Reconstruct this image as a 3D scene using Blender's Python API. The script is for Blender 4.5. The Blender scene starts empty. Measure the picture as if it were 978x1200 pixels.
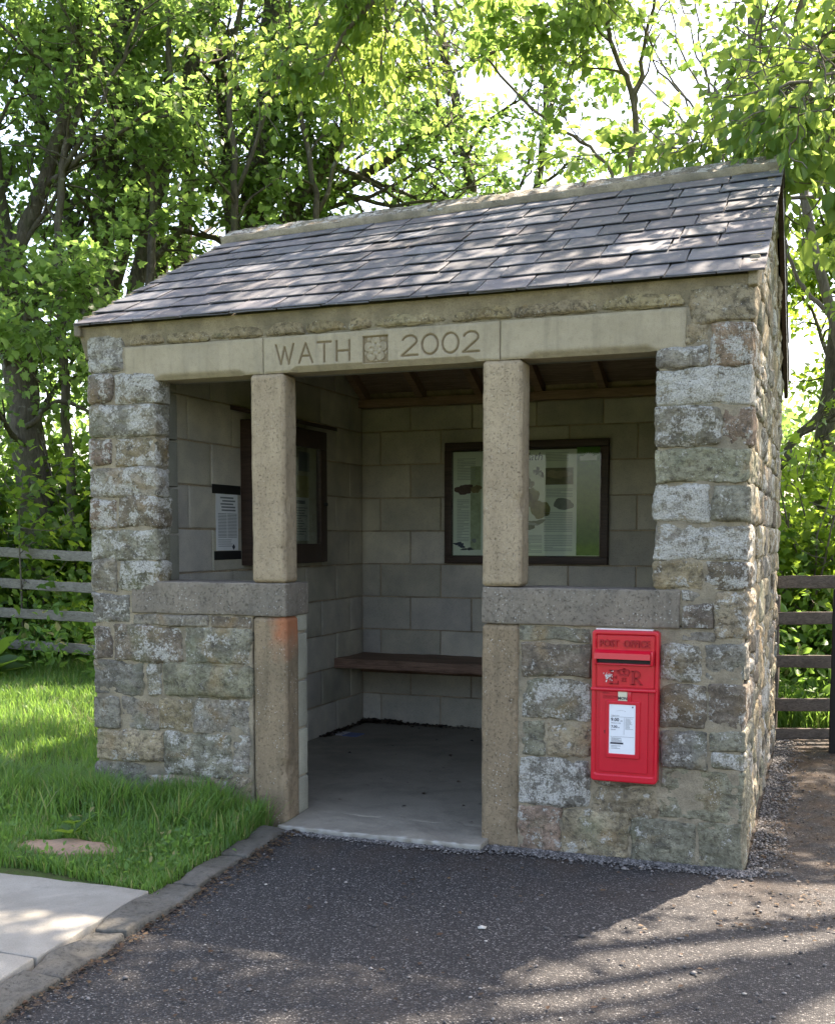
import bpy, math, random
import numpy as np
from mathutils import Vector, Matrix
SC = bpy.context.scene
COL = SC.collection
R = math.radians

# ------------------------------------------------------------------ noise
_rs = np.random.RandomState(7)
_perm = _rs.permutation(512)
_perm = np.concatenate([_perm, _perm, _perm])
_grad = _rs.normal(size=(512, 3)); _grad /= np.linalg.norm(_grad, axis=1)[:, None]
def perlin(p):
    p = np.asarray(p, float)
    i = np.floor(p).astype(int); f = p - i; i &= 511
    u = f*f*f*(f*(f*6-15)+10)
    res = np.zeros(len(p))
    for dx in (0, 1):
        wx = u[:, 0] if dx else 1-u[:, 0]
        for dy in (0, 1):
            wy = u[:, 1] if dy else 1-u[:, 1]
            for dz in (0, 1):
                wz = u[:, 2] if dz else 1-u[:, 2]
                h = _perm[(_perm[(_perm[(i[:, 0]+dx) & 511] + i[:, 1]+dy) & 511] + i[:, 2]+dz) & 511] & 511
                g = _grad[h]
                d = g[:, 0]*(f[:, 0]-dx) + g[:, 1]*(f[:, 1]-dy) + g[:, 2]*(f[:, 2]-dz)
                res += wx*wy*wz*d
    return res*1.6
def fbm(p, o=4, g=.5):
    r = 0; a = 1; t = 0
    for k in range(o):
        r = r + a*perlin(p*(2**k) + 17.3*k); t += a; a *= g
    return r/t

# ------------------------------------------------------------------ mesh builder
class MB:
    def __init__(s): s.v = []; s.f = []; s.m = []; s.c = []; s.n = 0; s.sm = []
    def add(s, v, f, m=0, c=(1, 1, 1, 0), smooth=False):
        v = np.asarray(v, float)
        if len(v) == 0: return
        s.v.append(v)
        c = np.asarray(c, float)
        if c.ndim == 1: c = np.tile(c, (len(v), 1))
        s.c.append(c)
        for q in f:
            s.f.append([a+s.n for a in q]); s.m.append(m); s.sm.append(smooth)
        s.n += len(v)
    def box(s, lo, hi, m=0, c=(1, 1, 1, 0), bev=0.0):
        x0, y0, z0 = lo; x1, y1, z1 = hi
        if bev <= 0:
            v = [(x0,y0,z0),(x1,y0,z0),(x1,y1,z0),(x0,y1,z0),(x0,y0,z1),(x1,y0,z1),(x1,y1,z1),(x0,y1,z1)]
            f = [(0,3,2,1),(4,5,6,7),(0,1,5,4),(1,2,6,5),(2,3,7,6),(3,0,4,7)]
            s.add(v, f, m, c); return
        s.rock(lo, hi, res=1e9, r=bev, amp=0, m=m, c=c)
    def rock(s, lo, hi, res=.012, r=.012, amp=.004, freq=18, pill=0., warp=0., seed=0, m=0, c=(1, 1, 1, 0), skip='', xf=None, facet=0., smooth=True, chamfer=False, aniso=1.):
        lo = np.array(lo, float); hi = np.array(hi, float)
        r = min(r, (hi-lo).min()*.45); cen = (lo+hi)/2; half = (hi-lo)/2
        rr = random.Random(seed)
        off = np.array([rr.uniform(0, 90) for _ in range(3)])
        pl = []
        if facet > 0:
            for k in range(5):
                pl.append((np.array([rr.uniform(-1, 1) for _ in range(3)]), rr.uniform(-.3, .5)))
        def axis_pts(a):
            L = hi[a]-lo[a]
            n = max(1, int(round((L-2*r)/res)))
            inner = np.linspace(lo[a]+r, hi[a]-r, n+1)
            return np.concatenate([[lo[a], lo[a]+r*.4], inner, [hi[a]-r*.4, hi[a]]])
        ax = [axis_pts(a) for a in range(3)]
        names = ['x-', 'x+', 'y-', 'y+', 'z-', 'z+']
        for a in range(3):
            b, d = [(1, 2), (2, 0), (0, 1)][a]
            B, D = np.meshgrid(ax[b], ax[d], indexing='ij')
            for sgn in (0, 1):
                if names[a*2+sgn] in skip: continue
                P = np.zeros((B.size, 3)); P[:, b] = B.ravel(); P[:, d] = D.ravel()
                P[:, a] = hi[a] if sgn else lo[a]
                Q = np.clip(P, lo+r, hi-r); nn = P-Q
                if chamfer:
                    l = np.abs(nn).sum(1); l[l == 0] = 1
                else:
                    l = np.linalg.norm(nn, axis=1); l[l == 0] = 1
                ln = np.linalg.norm(nn, axis=1); ln[ln == 0] = 1
                un = nn/ln[:, None]
                V = Q + nn/l[:, None]*r
                if amp > 0 or pill > 0 or facet > 0:
                    h = amp*fbm((V+off)*freq*np.array([1, 1, aniso]), 5, .55)*1.5
                    uv = np.abs((P-cen)/half); uv[:, a] = 0
                    if pill > 0:
                        w = (1-uv[:, b]**4)*(1-uv[:, d]**4)
                        h = h + pill*w
                    if facet > 0:
                        w = (1-uv[:, b]**6)*(1-uv[:, d]**6)
                        q = (V-cen)/half.max()
                        g = np.full(len(V), 1.)
                        for nv, d0 in pl: g = np.minimum(g, (q @ nv)*.8+d0+.5)
                        h = h + facet*np.clip(g, -1, 1)*w
                    h = np.maximum(h, -.011)
                    V = V + un*h[:, None]
                if warp > 0:
                    W = np.stack([perlin((P+off+k*31)*6) for k in range(3)], 1)*warp*1.6
                    V = V+W
                if xf is not None: V = xf(V)
                nb, nd = len(ax[b]), len(ax[d])
                I = (np.arange(nb-1)[:, None]*nd + np.arange(nd-1)[None, :]).ravel()
                F = np.stack([I, I+nd, I+nd+1, I+1], 1)
                if not sgn: F = F[:, ::-1]
                s.add(V, F.tolist(), m, c, smooth)
    def tube(s, pts, rad, sides=6, m=0, c=(1, 1, 1, 0), cap=True, rough=0.):
        pts = np.asarray(pts, float); n = len(pts)
        rad = np.broadcast_to(np.asarray(rad, float), (n,))
        t = np.gradient(pts, axis=0); t /= (np.linalg.norm(t, axis=1)[:, None]+1e-9)
        ref = np.array([0, 0, 1.]) if abs(t[0][2]) < .9 else np.array([1., 0, 0])
        a = np.cross(t, ref); a /= (np.linalg.norm(a, axis=1)[:, None]+1e-9); b = np.cross(t, a)
        th = np.arange(sides)*2*math.pi/sides
        V = pts[:, None, :] + rad[:, None, None]*(a[:, None, :]*np.cos(th)[None, :, None] + b[:, None, :]*np.sin(th)[None, :, None])
        if rough:
            q = V.reshape(-1, 3); k = 1+rough*fbm(q*np.array([6, 6, 2.5]), 3)
            V = pts[:, None, :] + (V-pts[:, None, :])*k.reshape(n, sides)[:, :, None]
        V = V.reshape(-1, 3)
        F = []
        for i in range(n-1):
            for k in range(sides):
                k2 = (k+1) % sides
                F.append((i*sides+k, i*sides+k2, (i+1)*sides+k2, (i+1)*sides+k))
        if cap: F.append(tuple(range(sides))[::-1]); F.append(tuple((n-1)*sides+k for k in range(sides)))
        s.add(V, F, m, c, True)
    def prism(s, poly, axis, a0, a1, m=0, c=(1, 1, 1, 0)):
        # poly: list of 2D points on the two remaining axes (in order x,y,z without axis)
        n = len(poly); V = []
        for a in (a0, a1):
            for p in poly:
                q = list(p); q.insert(axis, a); V.append(q)
        F = [tuple(range(n))[::-1], tuple(range(n, 2*n))] + [(i, (i+1) % n, n+(i+1) % n, n+i) for i in range(n)]
        s.add(V, F, m, c)

def wloc(o):
    p = Vector((0, 0, 0))
    while o is not None: p = p + o.location; o = o.parent
    return p
def mesh_from(name, V, loops, starts, tots, mi=None, c=None, smooth=None):
    me = bpy.data.meshes.new(name)
    me.vertices.add(len(V)); me.vertices.foreach_set('co', V.astype(np.float32).ravel())
    me.loops.add(len(loops)); me.loops.foreach_set('vertex_index', loops.astype(np.int32))
    me.polygons.add(len(starts)); me.polygons.foreach_set('loop_start', starts.astype(np.int32))
    me.polygons.foreach_set('loop_total', tots.astype(np.int32))
    if mi is not None: me.polygons.foreach_set('material_index', mi.astype(np.int32))
    if smooth is not None: me.polygons.foreach_set('use_smooth', smooth)
    if c is not None:
        at = me.color_attributes.new('tint', 'FLOAT_COLOR', 'POINT')
        at.data.foreach_set('color', c.astype(np.float32).ravel())
    me.update(calc_edges=True)
    return me
def build(mb, name, mats, parent=None, fix=False):
    V = np.concatenate(mb.v); c = np.concatenate(mb.c)
    if parent is not None: V = V-np.array(wloc(parent))
    tots = np.array([len(f) for f in mb.f]); starts = np.concatenate([[0], np.cumsum(tots)[:-1]])
    loops = np.array([i for f in mb.f for i in f])
    me = mesh_from(name, V, loops, starts, tots, np.array(mb.m), c, np.array(mb.sm))
    if fix:
        import bmesh
        bm = bmesh.new(); bm.from_mesh(me); bmesh.ops.recalc_face_normals(bm, faces=bm.faces); bm.to_mesh(me); bm.free()
    if not isinstance(mats, (list, tuple)): mats = [mats]
    for m in mats: me.materials.append(m)
    o = bpy.data.objects.new(name, me); COL.objects.link(o)
    if parent is not None: o.parent = parent
    return o
def tag(o, label, cat, group=None):
    o['label'] = label; o['category'] = cat
    if group: o['group'] = group
    return o
def struct(o, kind='structure'): o['kind'] = kind; return o
def empty(name, loc, label, cat, group=None):
    o = bpy.data.objects.new(name, None); COL.objects.link(o); o.location = loc
    o.empty_display_size = .2
    return tag(o, label, cat, group)
def cut(o, mb_name=None): return o
def center_origin(o, p):
    # move a one-mesh thing's origin to p
    p = Vector(p)
    n = len(o.data.vertices); a = np.zeros(n*3, np.float32); o.data.vertices.foreach_get('co', a)
    a = a.reshape(-1, 3)-np.array(p-o.location, np.float32); o.data.vertices.foreach_set('co', a.ravel()); o.data.update()
    o.location = p
    return o
def text_polys(txt, size, depth, loc, rot, m, name, parent, align='LEFT', bold=0.0, extr_res=3, spacing=1.0):
    cu = bpy.data.curves.new(name, 'FONT'); cu.body = txt; cu.size = size; cu.extrude = depth; cu.offset = bold
    cu.align_x = align; cu.resolution_u = extr_res; cu.space_character = spacing
    ob = bpy.data.objects.new(name+'_tmp', cu); COL.objects.link(ob)
    ob.location = loc; ob.rotation_euler = rot
    dg = bpy.context.evaluated_depsgraph_get(); dg.update()
    me = bpy.data.meshes.new_from_object(ob.evaluated_get(dg))
    mw = Matrix.Translation(loc) @ ob.rotation_euler.to_matrix().to_4x4()
    me.transform(mw)
    bpy.data.objects.remove(ob); bpy.data.curves.remove(cu)
    me.name = name
    return me
def me_to_mb(mb, me, m=0, c=(1, 1, 1, 0), sy=1.0):
    n = len(me.vertices); a = np.zeros(n*3); me.vertices.foreach_get('co', a); a = a.reshape(-1, 3)
    mb.add(a, [tuple(p.vertices) for p in me.polygons], m, c)
    bpy.data.meshes.remove(me)

# ------------------------------------------------------------------ materials
class NT:
    def __init__(s, name):
        s.mat = bpy.data.materials.new(name); s.mat.use_nodes = True
        s.nt = s.mat.node_tree; s.nt.nodes.clear()
        s.out = s.nt.nodes.new('ShaderNodeOutputMaterial')
        s.tc = s.nt.nodes.new('ShaderNodeTexCoord').outputs['Object']
    def n(s, t, **kw):
        nd = s.nt.nodes.new('ShaderNode'+t)
        for k, v in kw.items():
            if k in nd.inputs.keys():
                if hasattr(v, 'is_output') or isinstance(v, bpy.types.NodeSocket): s.nt.links.new(v, nd.inputs[k])
                else: nd.inputs[k].default_value = v
            else: setattr(nd, k, v)
        return nd
    def link(s, a, b): s.nt.links.new(a, b)
    def noise(s, scale, detail=4, rough=.55, vec=None, dist=0.):
        nd = s.n('TexNoise', Scale=scale, Detail=detail, Roughness=rough, Distortion=dist)
        s.link(vec if vec is not None else s.tc, nd.inputs['Vector']); return nd.outputs['Fac']
    def vor(s, scale, vec=None, out='Distance', feature='F1', rand=1.):
        nd = s.n('TexVoronoi', feature=feature, Scale=scale, Randomness=rand)
        s.link(vec if vec is not None else s.tc, nd.inputs['Vector']); return nd.outputs[out]
    def ramp(s, fac, stops, interp='LINEAR'):
        nd = s.nt.nodes.new('ShaderNodeValToRGB'); s.link(fac, nd.inputs[0]); cr = nd.color_ramp; cr.interpolation = interp
        while len(cr.elements) < len(stops): cr.elements.new(.5)
        for e, (p, c) in zip(cr.elements, stops):
            e.position = p; e.color = (c, c, c, 1) if not isinstance(c, (tuple, list)) else tuple(c)+(1,)
        return nd.outputs[0]
    def mix(s, fac, a, b, mode='MIX'):
        nd = s.nt.nodes.new('ShaderNodeMix'); nd.data_type = 'RGBA'; nd.blend_type = mode
        def st(sock, v):
            if isinstance(v, bpy.types.NodeSocket): s.link(v, sock)
            elif isinstance(v, (int, float)): sock.default_value = (v, v, v, 1) if sock.type == 'RGBA' else v
            else: sock.default_value = tuple(v)+(1,) if len(v) == 3 else tuple(v)
        fs = nd.inputs[0]
        if isinstance(fac, bpy.types.NodeSocket): s.link(fac, fs)
        else: fs.default_value = fac
        st(nd.inputs[6], a); st(nd.inputs[7], b)
        return nd.outputs[2]
    def math(s, op, a, b=0., clamp=False):
        nd = s.nt.nodes.new('ShaderNodeMath'); nd.operation = op; nd.use_clamp = clamp
        for i, v in enumerate((a, b)):
            if isinstance(v, bpy.types.NodeSocket): s.link(v, nd.inputs[i])
            else: nd.inputs[i].default_value = v
        return nd.outputs[0]
    def attr(s, name='tint'):
        nd = s.nt.nodes.new('ShaderNodeAttribute'); nd.attribute_name = name; return nd
    def bump(s, h, strength=.5, dist=.01, normal=None):
        nd = s.n('Bump', Strength=strength, Distance=dist); s.link(h, nd.inputs['Height'])
        if normal is not None: s.link(normal, nd.inputs['Normal'])
        return nd.outputs[0]
    def bsdf(s, color, rough=.8, normal=None, spec=.5, metal=0., coat=0.):
        nd = s.n('BsdfPrincipled')
        if isinstance(color, bpy.types.NodeSocket): s.link(color, nd.inputs['Base Color'])
        else: nd.inputs['Base Color'].default_value = tuple(color)+(1,)
        if isinstance(rough, bpy.types.NodeSocket): s.link(rough, nd.inputs['Roughness'])
        else: nd.inputs['Roughness'].default_value = rough
        nd.inputs['Specular IOR Level'].default_value = spec
        nd.inputs['Metallic'].default_value = metal
        nd.inputs['Coat Weight'].default_value = coat
        if normal is not None: s.link(normal, nd.inputs['Normal'])
        s.link(nd.outputs[0], s.out.inputs[0]); return nd

def m_stone(name='rubble_stone'):
    t = NT(name); a = t.attr(); base = a.outputs['Color']; lich = a.outputs['Alpha']
    v1 = t.noise(9, 5, .6); v2 = t.noise(45, 4, .65); v3 = t.noise(160, 2, .6)
    c = t.mix(t.ramp(v1, [(.32, 0), (.68, 1)]), t.mix(1, base, (.46, .44, .42), 'MULTIPLY'), t.mix(1, base, (1.08, 1.03, .96), 'MULTIPLY'))
    c = t.mix(t.ramp(v2, [(.32, .8), (.5, 0)]), c, (.11, .09, .065))
    c = t.mix(t.ramp(v2, [(.55, 0), (.75, .5)]), c, (.52, .46, .34))
    # ochre stain
    c = t.mix(t.ramp(t.noise(5, 3, .5, dist=.6), [(.56, 0), (.7, .45)]), c, (.36, .24, .11))
    # green-grey algae
    c = t.mix(t.ramp(t.noise(4.2, 3, .6, dist=.3), [(.55, 0), (.72, .5)]), c, (.19, .21, .12))
    # dark crust
    dk = t.ramp(t.noise(17, 6, .72, dist=.4), [(.57, 0), (.64, .75)])
    c = t.mix(dk, c, (.085, .075, .06))
    # lichen
    ln = t.math('ADD', t.math('MULTIPLY', t.noise(13, 4, .6, dist=.15), .62), t.math('MULTIPLY', t.noise(85, 4, .7), .40))
    lf = t.math('ADD', ln, t.math('MULTIPLY', lich, .19))
    lm = t.ramp(lf, [(.61, 0), (.65, 1)])
    lc = t.mix(t.ramp(v3, [(.35, 0), (.6, 1)]), (.36, .345, .29), (.64, .61, .54))
    c = t.mix(t.math('MULTIPLY', lm, .85), c, lc)
    pit = t.ramp(t.noise(95, 4, .75), [(.34, 1), (.41, 0)]); c = t.mix(t.math('MULTIPLY', pit, .75), c, (.055, .045, .035))
    crk = t.ramp(t.noise(7, 5, .6, dist=1.2), [(.485, 0), (.5, .6), (.515, 0)]); c = t.mix(crk, c, (.09, .075, .055))
    sp = t.ramp(t.vor(75), [(.10, 1), (.16, 0)])
    spm = t.math('MULTIPLY', sp, t.ramp(t.noise(6, 2), [(.48, 0), (.6, .8)]))
    c = t.mix(spm, c, (.75, .75, .7))
    h = t.mix(.5, v2, t.noise(90, 6, .8))
    nm = t.bump(h, 1., .016); nm = t.bump(v3, .7, .004, nm)
    nm = t.bump(lm, .3, .002, nm)
    t.bsdf(c, .92, nm, .25); return t.mat
def m_mortar(name='lime_mortar', col=(.37, .31, .21), dark=(.20, .17, .12)):
    t = NT(name)
    c = t.mix(t.ramp(t.noise(11, 5, .6), [(.35, 0), (.6, 1)]), dark, col)
    c = t.mix(t.ramp(t.noise(140, 3, .7), [(.35, .6), (.5, 0)]), c, tuple(x*.5 for x in col))
    c = t.mix(t.ramp(t.noise(3.2, 3, .6), [(.5, 0), (.7, .7)]), c, (.18, .165, .125))
    nm = t.bump(t.noise(55, 6, .8), 1., .014)
    t.bsdf(c, .95, nm, .2); return t.mat
def m_ashlar(name, col, col2, pit=1., stain=(.2, .18, .14), spots=0., rust=False):
    t = NT(name)
    c = t.mix(t.ramp(t.noise(6, 5, .6), [(.3, 0), (.7, 1)]), col, col2)
    c = t.mix(t.ramp(t.noise(2.3, 4, .65, dist=.4), [(.52, 0), (.72, .55)]), c, stain)
    g = t.noise(260, 3, .7)
    c = t.mix(t.ramp(g, [(.3, .55), (.48, 0)]), c, tuple(x*.45 for x in col))
    bl = t.ramp(t.noise(38, 4, .7), [(.52, 0), (.64, .6*pit)])
    c = t.mix(bl, c, tuple(x*.62 for x in col2))
    pv = t.noise(95, 3, .75); pm = t.math('MULTIPLY', t.ramp(pv, [(.60, 0), (.66, 1)]), t.ramp(t.noise(10, 3), [(.35, .25), (.5, 1)]))
    c = t.mix(t.math('MULTIPLY', pm, .24*pit), c, tuple(x*.3 for x in col))
    if spots:
        wm = t.math('MULTIPLY', t.ramp(t.vor(60), [(.12, 1), (.22, 0)]), t.ramp(t.noise(8, 2), [(.45, 0), (.58, 1)]))
        c = t.mix(t.math('MULTIPLY', wm, spots), c, (.62, .62, .57))
    mp = t.n('Mapping', Scale=(9, 9, .9)); t.link(t.tc, mp.inputs['Vector'])
    c = t.mix(t.ramp(t.noise(2.5, 4, .6, vec=mp.outputs[0]), [(.5, 0), (.72, .38)]), c, tuple(x*.62 for x in stain))
    a = t.attr(); c = t.mix(a.outputs['Alpha'], c, a.outputs['Color'])
    nm = t.bump(g, .6, .004); nm = t.bump(t.math('SUBTRACT', 1, pm), .9*pit, .006, nm)
    nm = t.bump(t.noise(28, 5, .7), .35, .006, nm)
    t.bsdf(c, .9, nm, .25); return t.mat
def m_block(name='concrete_block_face'):
    t = NT(name); a = t.attr()
    c = t.mix(t.ramp(t.noise(4, 4, .6), [(.3, 0), (.7, 1)]), (.72, .72, .72), (1.1, 1.08, 1.02))
    c = t.mix(1, c, a.outputs['Color'], 'MULTIPLY')
    g = t.noise(150, 4, .75)
    c = t.mix(t.ramp(g, [(.3, .6), (.46, 0)]), c, (.12, .115, .09))
    c = t.mix(t.ramp(g, [(.55, 0), (.75, .4)]), c, (.42, .40, .34))
    c = t.mix(t.ramp(t.noise(1.6, 3, .6, dist=.5), [(.5, 0), (.75, .3)]), c, (.24, .24, .16))
    nm = t.bump(t.noise(110, 5, .8), .9, .006)
    t.bsdf(c, .95, nm, .2); return t.mat
def m_slate():
    t = NT('roof_slate'); a = t.attr()
    c = t.mix(t.ramp(t.noise(14, 5, .6), [(.3, 0), (.7, 1)]), (.72, .72, .76), (1.2, 1.18, 1.15))
    c = t.mix(1, c, a.outputs['Color'], 'MULTIPLY')
    mp = t.n('Mapping', Scale=(30, 5, 5)); t.link(t.tc, mp.inputs['Vector'])
    s2 = t.noise(6, 5, .7, vec=mp.outputs[0])
    c = t.mix(t.ramp(s2, [(.5, 0), (.7, .35)]), c, (.20, .195, .19))
    c = t.mix(t.math('MULTIPLY', t.ramp(t.vor(26), [(.08, 1), (.16, 0)]), t.ramp(t.noise(5, 2), [(.5, 0), (.6, .8)])), c, (.4, .4, .36))
    c = t.mix(t.ramp(t.noise(9, 4, .7), [(.62, 0), (.72, .5)]), c, (.07, .08, .045))
    nm = t.bump(t.noise(35, 6, .7), .5, .006)
    t.bsdf(c, t.ramp(s2, [(.3, .65), (.7, .85)]), nm, .35); return t.mat
def m_wood(name, c1, c2, scale=(2, 30, 30), rough=.7, bump=.4):
    t = NT(name)
    mp = t.n('Mapping', Scale=scale); t.link(t.tc, mp.inputs['Vector'])
    g = t.noise(2.2, 6, .65, vec=mp.outputs[0], dist=1.2)
    c = t.mix(t.ramp(g, [(.35, 0), (.62, 1)]), c1, c2)
    c = t.mix(t.ramp(t.noise(5, 3), [(.5, 0), (.75, .4)]), c, tuple(x*.55 for x in c1))
    nm = t.bump(g, bump, .004)
    t.bsdf(c, rough, nm, .3); return t.mat
def m_plain(name, col, rough=.6, var=.12, scale=20, bump=.15, spec=.4, coat=0.):
    t = NT(name)
    c = t.mix(t.ramp(t.noise(scale, 4, .6), [(.3, 0), (.7, 1)]), tuple(x*(1-var) for x in col), tuple(min(1, x*(1+var)) for x in col))
    nm = t.bump(t.noise(scale*4, 4, .6), bump, .002)
    t.bsdf(c, rough, nm, spec, coat=coat); return t.mat
def m_asphalt():
    t = NT('asphalt')
    v = t.n('TexVoronoi', Scale=150); t.link(t.tc, v.inputs['Vector'])
    sep = t.n('SeparateColor'); t.link(v.outputs['Color'], sep.inputs[0])
    chip = t.ramp(sep.outputs[0], [(0, (.020, .020, .020)), (.5, (.038, .037, .036)), (.74, (.068, .065, .061)), (.92, (.145, .137, .126)), (1, (.29, .275, .25))])
    c = t.mix(t.ramp(v.outputs['Distance'], [(.4, 0), (.7, 1)]), chip, (.016, .014, .013))
    c = t.mix(t.ramp(t.noise(1.3, 4, .6, dist=.3), [(.52, 0), (.72, .3)]), c, (.08, .065, .05))
    # brown leaf mould towards the back and along the shelter
    xyz = t.n('SeparateXYZ'); t.link(t.tc, xyz.inputs[0])
    m1 = t.n('MapRange'); t.link(xyz.outputs['Y'], m1.inputs[0]); m1.inputs[1].default_value = -.7; m1.inputs[2].default_value = .6
    mm = t.math('MULTIPLY', m1.outputs[0], t.ramp(t.noise(3.2, 5, .7, dist=.5), [(.38, 0), (.6, .8)]))
    c = t.mix(mm, c, (.075, .045, .022))
    h = t.ramp(v.outputs['Distance'], [(0, 1), (.6, 0)])
    nm = t.bump(h, .9, .006); nm = t.bump(t.noise(9, 4), .4, .012, nm)
    t.bsdf(c, .78, nm, .4); return t.mat
def m_concrete(name, c1, c2, crack=True):
    t = NT(name)
    c = t.mix(t.ramp(t.noise(3, 6, .65, dist=.4), [(.3, 0), (.7, 1)]), c1, c2)
    c = t.mix(t.ramp(t.noise(1.7, 5, .7, dist=.8), [(.5, 0), (.62, .35)]), c, tuple(x*.6 for x in c1))
    g = t.noise(180, 3, .7)
    c = t.mix(t.ramp(g, [(.3, .5), (.48, 0)]), c, tuple(x*.5 for x in c1))
    c = t.mix(t.ramp(t.noise(11, 4, .7), [(.6, 0), (.75, .4)]), c, tuple(x*.55 for x in c1))
    a = t.attr(); c = t.mix(a.outputs['Alpha'], c, a.outputs['Color'])
    nm = t.bump(g, .4, .003); nm = t.bump(t.noise(12, 5), .3, .008, nm)
    t.bsdf(c, .88, nm, .3); return t.mat
def m_leaf(name, dark, light, trans, gloss=.45, tw=.5, straw=False):
    t = NT(name); a = t.attr()
    sep = t.n('SeparateColor'); t.link(a.outputs['Color'], sep.inputs[0])
    c = t.mix(sep.outputs[0], dark, light)
    if straw:
        sf = t.ramp(sep.outputs[2], [(.90, 0), (.92, 1)]); c = t.mix(sf, c, (.30, .25, .11))
    tc = t.mix(sep.outputs[1], tuple(x*.75 for x in trans), tuple(min(1, x*1.2) for x in trans))
    d = t.n('BsdfPrincipled', Roughness=gloss); t.link(c, d.inputs['Base Color']); d.inputs['Specular IOR Level'].default_value = .35
    tr = t.n('BsdfTranslucent'); t.link(tc, tr.inputs['Color'])
    mx = t.n('MixShader', Fac=tw); t.link(d.outputs[0], mx.inputs[1]); t.link(tr.outputs[0], mx.inputs[2])
    t.link(mx.outputs[0], t.out.inputs[0]); return t.mat
def m_bark(name, c1, c2, moss=.4):
    t = NT(name)
    mp = t.n('Mapping', Scale=(1, 1, .25)); t.link(t.tc, mp.inputs['Vector'])
    g = t.noise(28, 6, .7, vec=mp.outputs[0], dist=.8)
    c = t.mix(t.ramp(g, [(.35, 0), (.62, 1)]), c1, c2)
    c = t.mix(t.ramp(t.noise(3.5, 4, .6), [(.48, 0), (.62, moss)]), c, (.07, .085, .03))
    c = t.mix(t.ramp(t.noise(11, 3, .6), [(.62, 0), (.7, .6)]), c, (.26, .26, .22))
    nm = t.bump(g, .8, .02)
    t.bsdf(c, .9, nm, .2); return t.mat
def m_soil():
    t = NT('turf_soil')
    c = t.mix(t.ramp(t.noise(1.2, 5, .6), [(.35, 0), (.65, 1)]), (.045, .075, .018), (.085, .12, .03))
    c = t.mix(t.ramp(t.noise(22, 5, .7), [(.45, 0), (.65, .6)]), c, (.06, .045, .025))
    nm = t.bump(t.noise(30, 5, .7), .8, .03)
    t.bsdf(c, .95, nm, .2); return t.mat
# ================================================================== MATERIALS
M_STONE = m_stone(); M_MORT = m_mortar(col=(.43, .36, .25), dark=(.28, .235, .165))
M_LINT = m_ashlar('buff_ashlar', (.44, .37, .255), (.34, .285, .19), pit=.4, stain=(.26, .23, .17))
M_POST = m_ashlar('tan_ashlar', (.44, .345, .225), (.33, .255, .165), pit=1., stain=(.28, .21, .13), spots=.25)
M_POSTLOW = m_ashlar('brown_ashlar', (.32, .24, .15), (.22, .165, .105), pit=1., stain=(.17, .14, .09), spots=.5)
M_SILL = m_ashlar('grey_ashlar', (.27, .23, .175), (.19, .16, .125), pit=1., stain=(.15, .14, .115), spots=.5)
M_BLOCK = m_block(); M_BMORT = m_mortar('block_mortar', (.58, .47, .34), (.42, .34, .25))
M_FLOOR = m_concrete('floor_concrete', (.205, .185, .145), (.30, .27, .21))
M_SLATE = m_slate()
M_RIDGE = m_mortar('ridge_stone', (.26, .235, .19), (.13, .12, .10))
M_TIMB = m_wood('roof_timber', (.24, .15, .09), (.38, .25, .16))
M_SARK = m_wood('roof_boards', (.20, .14, .10), (.36, .26, .19))
M_DARKT = m_wood('dark_stained_timber', (.035, .022, .016), (.07, .042, .03), rough=.5)
M_BENCH = m_wood('bench_timber', (.13, .075, .05), (.27, .165, .115), rough=.6)
M_FENCE = m_wood('weathered_rail', (.13, .115, .095), (.24, .22, .185), rough=.85)
M_RED = m_plain('post_red_paint', (.60, .005, .022), rough=.34, var=.05, scale=14, bump=.08, spec=.5, coat=.25)
M_REDD = m_plain('shaded_red_paint', (.36, .008, .014), rough=.5, var=.1, scale=40)  # deeper red: dark shading of the raised letters put into the colour
M_BLACK = m_plain('black', (.012, .012, .012), rough=.6)
M_WHITE = m_plain('white_card', (.78, .80, .82), rough=.35, var=.03)
M_PAPER = m_plain('paper', (.78, .79, .76), rough=.7, var=.05)
M_INK = m_plain('ink', (.03, .035, .05), rough=.6)
M_INKG = m_plain('grey_ink', (.20, .22, .24), rough=.6)
M_INKL = m_plain('pale_ink', (.42, .44, .42), rough=.6)
M_CREAM = m_plain('cream_enamel', (.62, .58, .42), rough=.4)
M_CHIP = m_plain('chipped_white', (.75, .72, .68), rough=.6)

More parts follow.
